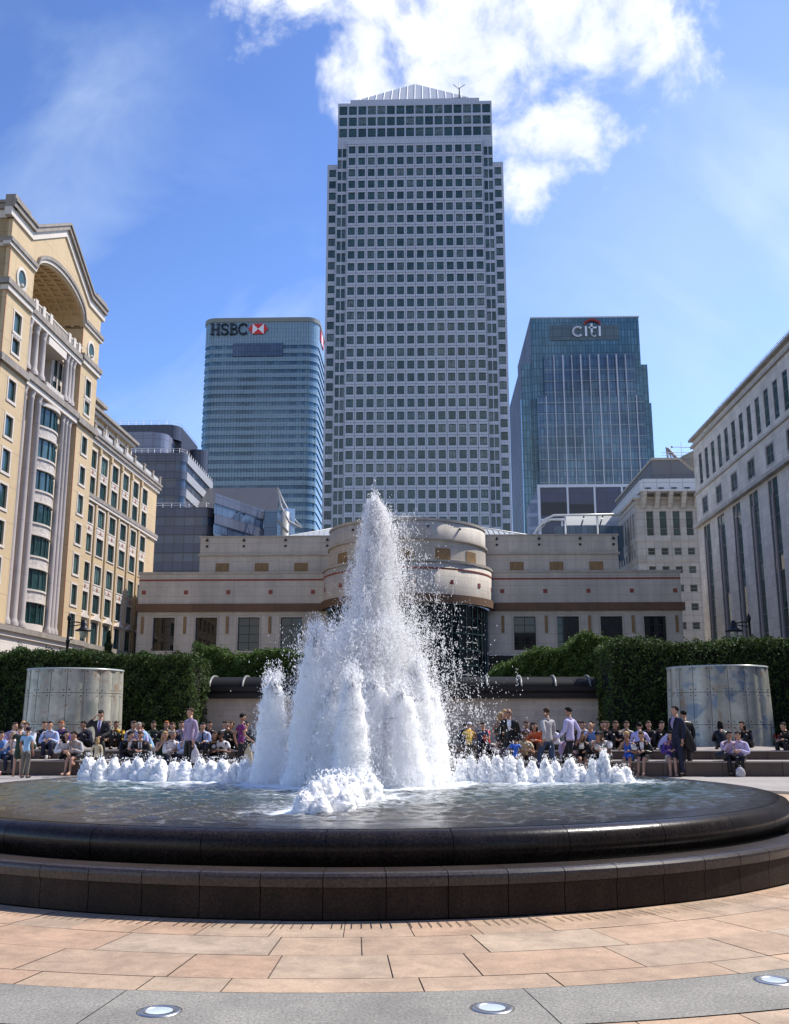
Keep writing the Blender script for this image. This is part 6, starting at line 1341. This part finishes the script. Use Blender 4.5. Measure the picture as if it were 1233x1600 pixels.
C_(761,'black-haired person in bright red top, back turned',-150,'sit','red',T_('black'),('short','black'),Y=35.6,sleeve='S')
W_(782,31.6,'blond woman in sleeveless black dress standing left of the bald man',30,'fold','black',('skirt','black'),('long','blond'),fem=True,sleeve='N',skin='tan',H=1.7)
W_(789,32.0,'blond woman standing right behind the bald man in sunglasses',10,'stand','black',T_('black'),('short','blond'),fem=True,H=1.78)
W_(796,30.6,'bald man in black blazer, open white shirt and sunglasses, standing',-5,'stand','black',T_('black'),None,skin='tan',shirt='white',glasses=True,hp=0,H=1.78)
W_(805,29.7,'small boy in royal blue t-shirt standing at the pool edge',200,'stand','royal',T_('navy'),('short','black'),skin='brown',sleeve='S',H=1.05)
F_(816,'man in patterned beige shirt looking down, right of the small boy',10,'sit','cream',T_('brownc'),('short','brown'),skin='tan',hp=30,sleeve='S')
B_(819,'woman in white and pink top behind the man in patterned beige shirt',10,'sit','pinkish',T_('black'),('short','brown'),fem=True)
U_(828,'woman with long brown hair in an olive jacket, back turned',150,'sit','khaki',T_('black'),('long','brown'),fem=True)
U_(840,'black-haired woman in orange top left of the walking man in jeans',-20,'sit','orange',T_('brownc'),('long','black'),fem=True)
W_(856,30.4,'man in pale striped shirt and blue jeans walking away to the left',215,'walk','palegrey',T_('denim'),('short','brown'),H=1.8,skin='tan')
U_(871,'man in white shirt and navy tie turned left, between the two walking men',-55,'sit','white',T_('black'),('short','brown'),tie='navy',hp=18)
F_(881,'dark-haired woman in pinkish cardigan between the two walking men',15,'sit','pinkish',('skirt','white'),('long','black'),fem=True)
W_(891,30.3,'man in lavender-blue shirt and black trousers striding left',235,'walkb','lavender',T_('black'),('short','black'),H=1.82,skin='tan')
F_(908,'woman in dark dress eating from a white box, bare knees',-5,'siteatlegl','black',('skirt','black'),('long','black'),fem=True,skin='tan')
B_(921,'person with black hair behind the balding man in blue shirt',10,'sit','navy',T_('black'),('short','black'))
U_(927,'balding man in blue shirt eating, upper step right of the striding man',-20,'siteat','blue',T_('navy'),None,sleeve='S',hp=22)
F_(936,'man in grey t-shirt and grey cap holding a white box',-15,'siteat','grey',T_('black'),('short','black'),sleeve='S',cap='charcoal')
B_(938,'person in dark red top, back row behind the grey cap',30,'sit','red',T_('black'),('short','brown'),y=34.2)
B_(946,'dark-haired person in grey jacket behind the man in white t-shirt',-20,'sit','charcoal',T_('black'),('short','black'))
F_(949,'black-haired man in white t-shirt turned left, front step',-40,'sit','white',T_('black'),('short','black'),sleeve='S',skin='brown',hp=28)
B_(968,'woman with long brown hair in dark top, back row left of the red flowers',-30,'sit','brownc',T_('black'),('long','brown'),fem=True)
B_(977,'person in pale grey top with hand to mouth beside the long-haired woman',0,'siteat','palegrey',T_('black'),('short','brown'),y=34.0)
F_(982,'blond woman in bright blue sleeveless dress with bare legs',-20,'siteatlegl','royal',('skirt','royal'),('tied','blond'),fem=True,sleeve='N',skin='tan')
U_(998,'dark-haired man in pale lavender shirt, back turned, upper step',160,'sit','lavender',T_('navy'),('short','black'))
F_(1006,'person in black jacket and skirt looking down, bare shins, right of the blue dress',-25,'sitlegl','black',('skirt','black'),('short','brown'),shirt='white',skin='fair',hp=25,fem=True)
U_(1033,'man in pale blue shirt bent forward to the right before the red flowers',75,'sit','lavender',T_('navy'),('short','brown'),jit=1.7,hp=5)
F_(1047,'woman in dark top and white shorts with bare legs, beside the two standing men',-10,'sitlegl','violet',('shorts','white'),('long','black'),fem=True)
W_(1058,30.9,'tall man in navy suit standing in front of the right glass drum, looking left',-60,'stand','navy',T_('navy'),('short','black'),shirt='stripe',H=1.86,hp=0,hy=-20)
W_(1071,31.0,'second standing man, black hair, with a dark coat over his shoulder',200,'stand','black',T_('charcoal'),('short','black'),H=1.74,shirt='sky')
B_(1128,'person with long black hair, back turned, behind the man with the shoulder bag',170,'sit','black',T_('black'),('long','black'),fem=True)
F_(1134,'man in pinkish lavender shirt with a dark shoulder bag, before the right glass drum',5,'siteat','pinkish',T_('black'),('short','black'),skin='tan',hp=5)
F_(1157,'man in lavender-blue shirt turned left, before the right glass drum',-30,'sit','lavender',T_('black'),('short','black'),hp=10,hy=-20)
B_(1171,'dark-haired person in black jacket at the right edge of the right drum',-50,'sit','black',T_('black'),('long','black'),fem=True)
U_(1236,'person in black at the far right edge, half out of the picture',-60,'sit','black',T_('black'),('short','black'))
for px,lab,rot,top,hr,sk in ((66,'person in black, half hidden between the child in a cap and the left glass drum',30,'black','brown','fair'),(142,'dark-clothed person behind the woman in pale grey cardigan',-30,'navy','black','tan'),
  (170,'person in black sitting between the standing man and the yellow shirt',10,'black','brown','fair'),(206,'woman in pale top behind the man in black suit',25,'palegrey','brown','fair'),(243,'person in dark green behind the man in bright blue shirt',0,'green','black','tan'),
  (306,'person in white shirt in the back row right of the standing man in stripes',-20,'white','brown','fair'),(326,'dark-haired person in black between the blue and white shirts',15,'black','black','tan'),(362,'person in maroon behind the person in white t-shirt',-20,'brownc','brown','fair'),(381,'person in black in the back row by the woman in purple',20,'black','black','fair'),
  (808,'person in black in the back row behind the small boy',-10,'black','brown','fair'),(848,'person in grey in the back row left of the walking man in jeans',10,'grey','brown','fair'),(864,'black-clothed person behind the man with the navy tie',-20,'black','black','tan'),(900,'person in dark top in the back row right of the striding man',20,'brownc','brown','tan'),(914,'person in white in the back row right of the striding man',-15,'white','black','fair'),
  (957,'person in black between the white t-shirt and the long-haired woman',10,'black','brown','tan'),(1015,'person in dark jacket in the back row before the red flowers',-15,'charcoal','brown','fair'),(1024,'dark-haired woman in black left of the man bent forward',20,'black','black','fair')):
    B_(px,lab,rot,'sit',top,T_('black'),('short',hr),skin=sk,y=33.3)
flush()
# ---- bags and small belongings ----
def bag(name,label,x,y,z,w,h,m,cat='bag',handle=True):
    t=thing(name,label,cat,(x,y,z)); q=MB(); rows=[]
    for u,s in ((0,.72),(.08,.95),(.4,1),(.75,.8),(.92,.42),(1,.22)):
        rows.append([(x+w/2*s*(1+.1*math.sin(3*a+u*5))*math.cos(a),y+w/3.2*s*(1+.12*math.cos(4*a+u*3))*math.sin(a),z+h*u) for a in [2*PI*i/14 for i in range(14)]])
    q.grid(rows,0,True,True); q.poly(rows[0]); q.build('bag_body',m,t)
    if handle: q=MB(); q.tube([(x-w*.08,y,z+h*.97),(x-w*.05,y,z+h*1.14),(x+w*.05,y,z+h*1.14),(x+w*.08,y,z+h*.97)],.008,5); q.build('handle',m,t)
Mw=mat('plastic_white',(.62,.60,.64),.5,trans=.3); Mc=mat('plastic_cream',(.60,.52,.34),.5,trans=.2)
def hand_of(px,Y,hx): return gx(px,Y)+hx
bag('carrier_bag','white carrier bag held by the man in the striped shirt',gx(297,27.00)+.2,26.85,.36,.24,.40,Mw)
bag('carrier_bag','small pale pink carrier bag on the step under the striped shirt man',gx(308,27.80),27.75,.40,.12,.26,mat('plastic_pink',(.6,.42,.44),.5))
bag('tote_bag','cream bag hanging from the hand of the woman in purple',gx(390,27.40),27.30,.28,.26,.50,Mc)
bag('carrier_bag','white carrier bag on the ground before the man in lavender-blue at right',gx(1153,27.30),27.32,.0,.26,.26,Mw)
bag('carrier_bag','white paper bag between the two standing men at right',gx(1067,27.70),27.85,.22,.14,.32,Mw)
bag('shoulder_bag','dark shoulder bag on the lap of the man in pinkish lavender',gx(1124,27.70),27.60,.46,.42,.2,mat('bag_black',(.02,.02,.024),.6),handle=False)
q=MB(); q.tube([(gx(1126,27.60),27.55,.63),(gx(1133,27.60),27.62,.80),(gx(1139,27.60),27.80,.94)],.02,5); s_=q.build('bag_strap',mat('bag_black',(.02,.02,.024),.6),None,(gx(1126,27.60),27.55,.53)); tag(s_,'dark strap across the chest of the man in pinkish lavender','strap')
def coat():
    x,y=gx(1078,27.40),27.40; t=thing('coat','black coat carried over the shoulder of the second standing man','coat',(x,y,.7)); q=MB(); rows=[]
    for z,sx,cx in ((1.38,.09,-.22),(1.25,.14,-.16),(1.0,.17,-.08),(.8,.17,-.01),(.66,.12,.03)): rows.append([(x+cx+sx*math.cos(a),y+.12*math.sin(a)*(1+.2*math.sin(3*a)),z+.03*math.sin(5*a)) for a in [2*PI*i/16 for i in range(16)]])
    q.grid(rows,0,True,True); q.poly(rows[-1]); q.poly(rows[0]); q.build('coat_body',cm('black',CL['black']),t)
coat()
def buggy():
    x,y=gx(782,26.80),26.80; t=thing('pushchair','dark grey covered pushchair in front of the bald man','pushchair',(x,y,0)); q=MB(); rows=[]
    for u in range(9):
        a=PI*u/8; rows.append([(x-.30+.30*math.cos(a)*.9+.28*i/4*(.6+.4*math.sin(a)),y-.22+.11*i,.32+.48*math.sin(a)*(1-.06*abs(i-2))) for i in range(5)])
    q.grid(rows,0,False); q.hexa([(x-.45,y-.24,.18),(x+.3,y-.24,.18),(x+.3,y+.24,.18),(x-.45,y+.24,.18),(x-.55,y-.24,.5),(x+.12,y-.24,.78),(x+.12,y+.24,.78),(x-.55,y+.24,.5)]); q.build('hood',cm('stripegrey',(.075,.06,.075)),t)
    q=MB(); q.tube([(x-.2,y-.26,.1),(x+.15,y-.26,.7),(x+.4,y-.26,.98)],.016,5); q.tube([(x-.2,y+.26,.1),(x+.15,y+.26,.7),(x+.4,y+.26,.98)],.016,5); q.tube([(x+.4,y-.26,.98),(x+.4,y+.26,.98)],.018,5); q.build('frame',M_steel_trim,t)
    for dx in (-.35,.3):
        for dy in (-.27,.27): q=MB(); q.tube([(x+dx,y+dy-.02,.11),(x+dx,y+dy+.02,.11)],.11,14); q.build('wheel',M_iron,t)
buggy()
def carton(px,Y,z,label):
    x=gx(px,Y); t=thing('food_box',label,'food box',(x,Y,z)); q=MB(); q.hexa([(x-.055,Y-.05,z),(x+.055,Y-.05,z),(x+.055,Y+.05,z),(x-.055,Y+.05,z),(x-.07,Y-.065,z+.07),(x+.07,Y-.065,z+.07),(x+.07,Y+.065,z+.07),(x-.07,Y+.065,z+.07)]); q.build('tray',mat('card_white',(.7,.68,.62),.7),t)
    q=MB(); q.hexa([(x-.07,Y+.05,z+.072),(x+.07,Y+.05,z+.072),(x+.07,Y+.065,z+.072),(x-.07,Y+.065,z+.072),(x-.07,Y+.09,z+.15),(x+.07,Y+.09,z+.15),(x+.07,Y+.105,z+.15),(x-.07,Y+.105,z+.15)]); q.build('lid',MC['card_white'],t)
carton(908,27.55,0.72,'white food box held by the woman in dark dress'); carton(932,27.55,0.70,'white food box held by the man in the grey cap'); carton(990,27.55,0.69,'food box held by the blond woman in blue dress'); carton(25.60,27.55,.58,'small food box held by the grey-haired man at the left')
def cup(px,Y,z,label,m):
    x=gx(px,Y); t=thing('paper_cup',label,'cup',(x,Y,z)); q=MB(); q.lathe([(.001,z),(.028,z),(.04,z+.11),(.036,z+.11)],(x,Y),n=12); q.build('cup_body',m,t); q=MB(); q.lathe([(.042,z+.105),(.042,z+.12),(.001,z+.125)],(x,Y),n=12); q.build('lid',MC['card_white'],t)
cup(75,27.90,.40,'white paper cup on the lower step by the man in pale blue shirt',MC['card_white']); cup(4,27.20,0,'reddish drinks cup on the ground at the far left',mat('cup_red',(.5,.14,.1),.5)); cup(851,27.90,.40,'white paper cup on the step by the walking man in jeans',MC['card_white'])
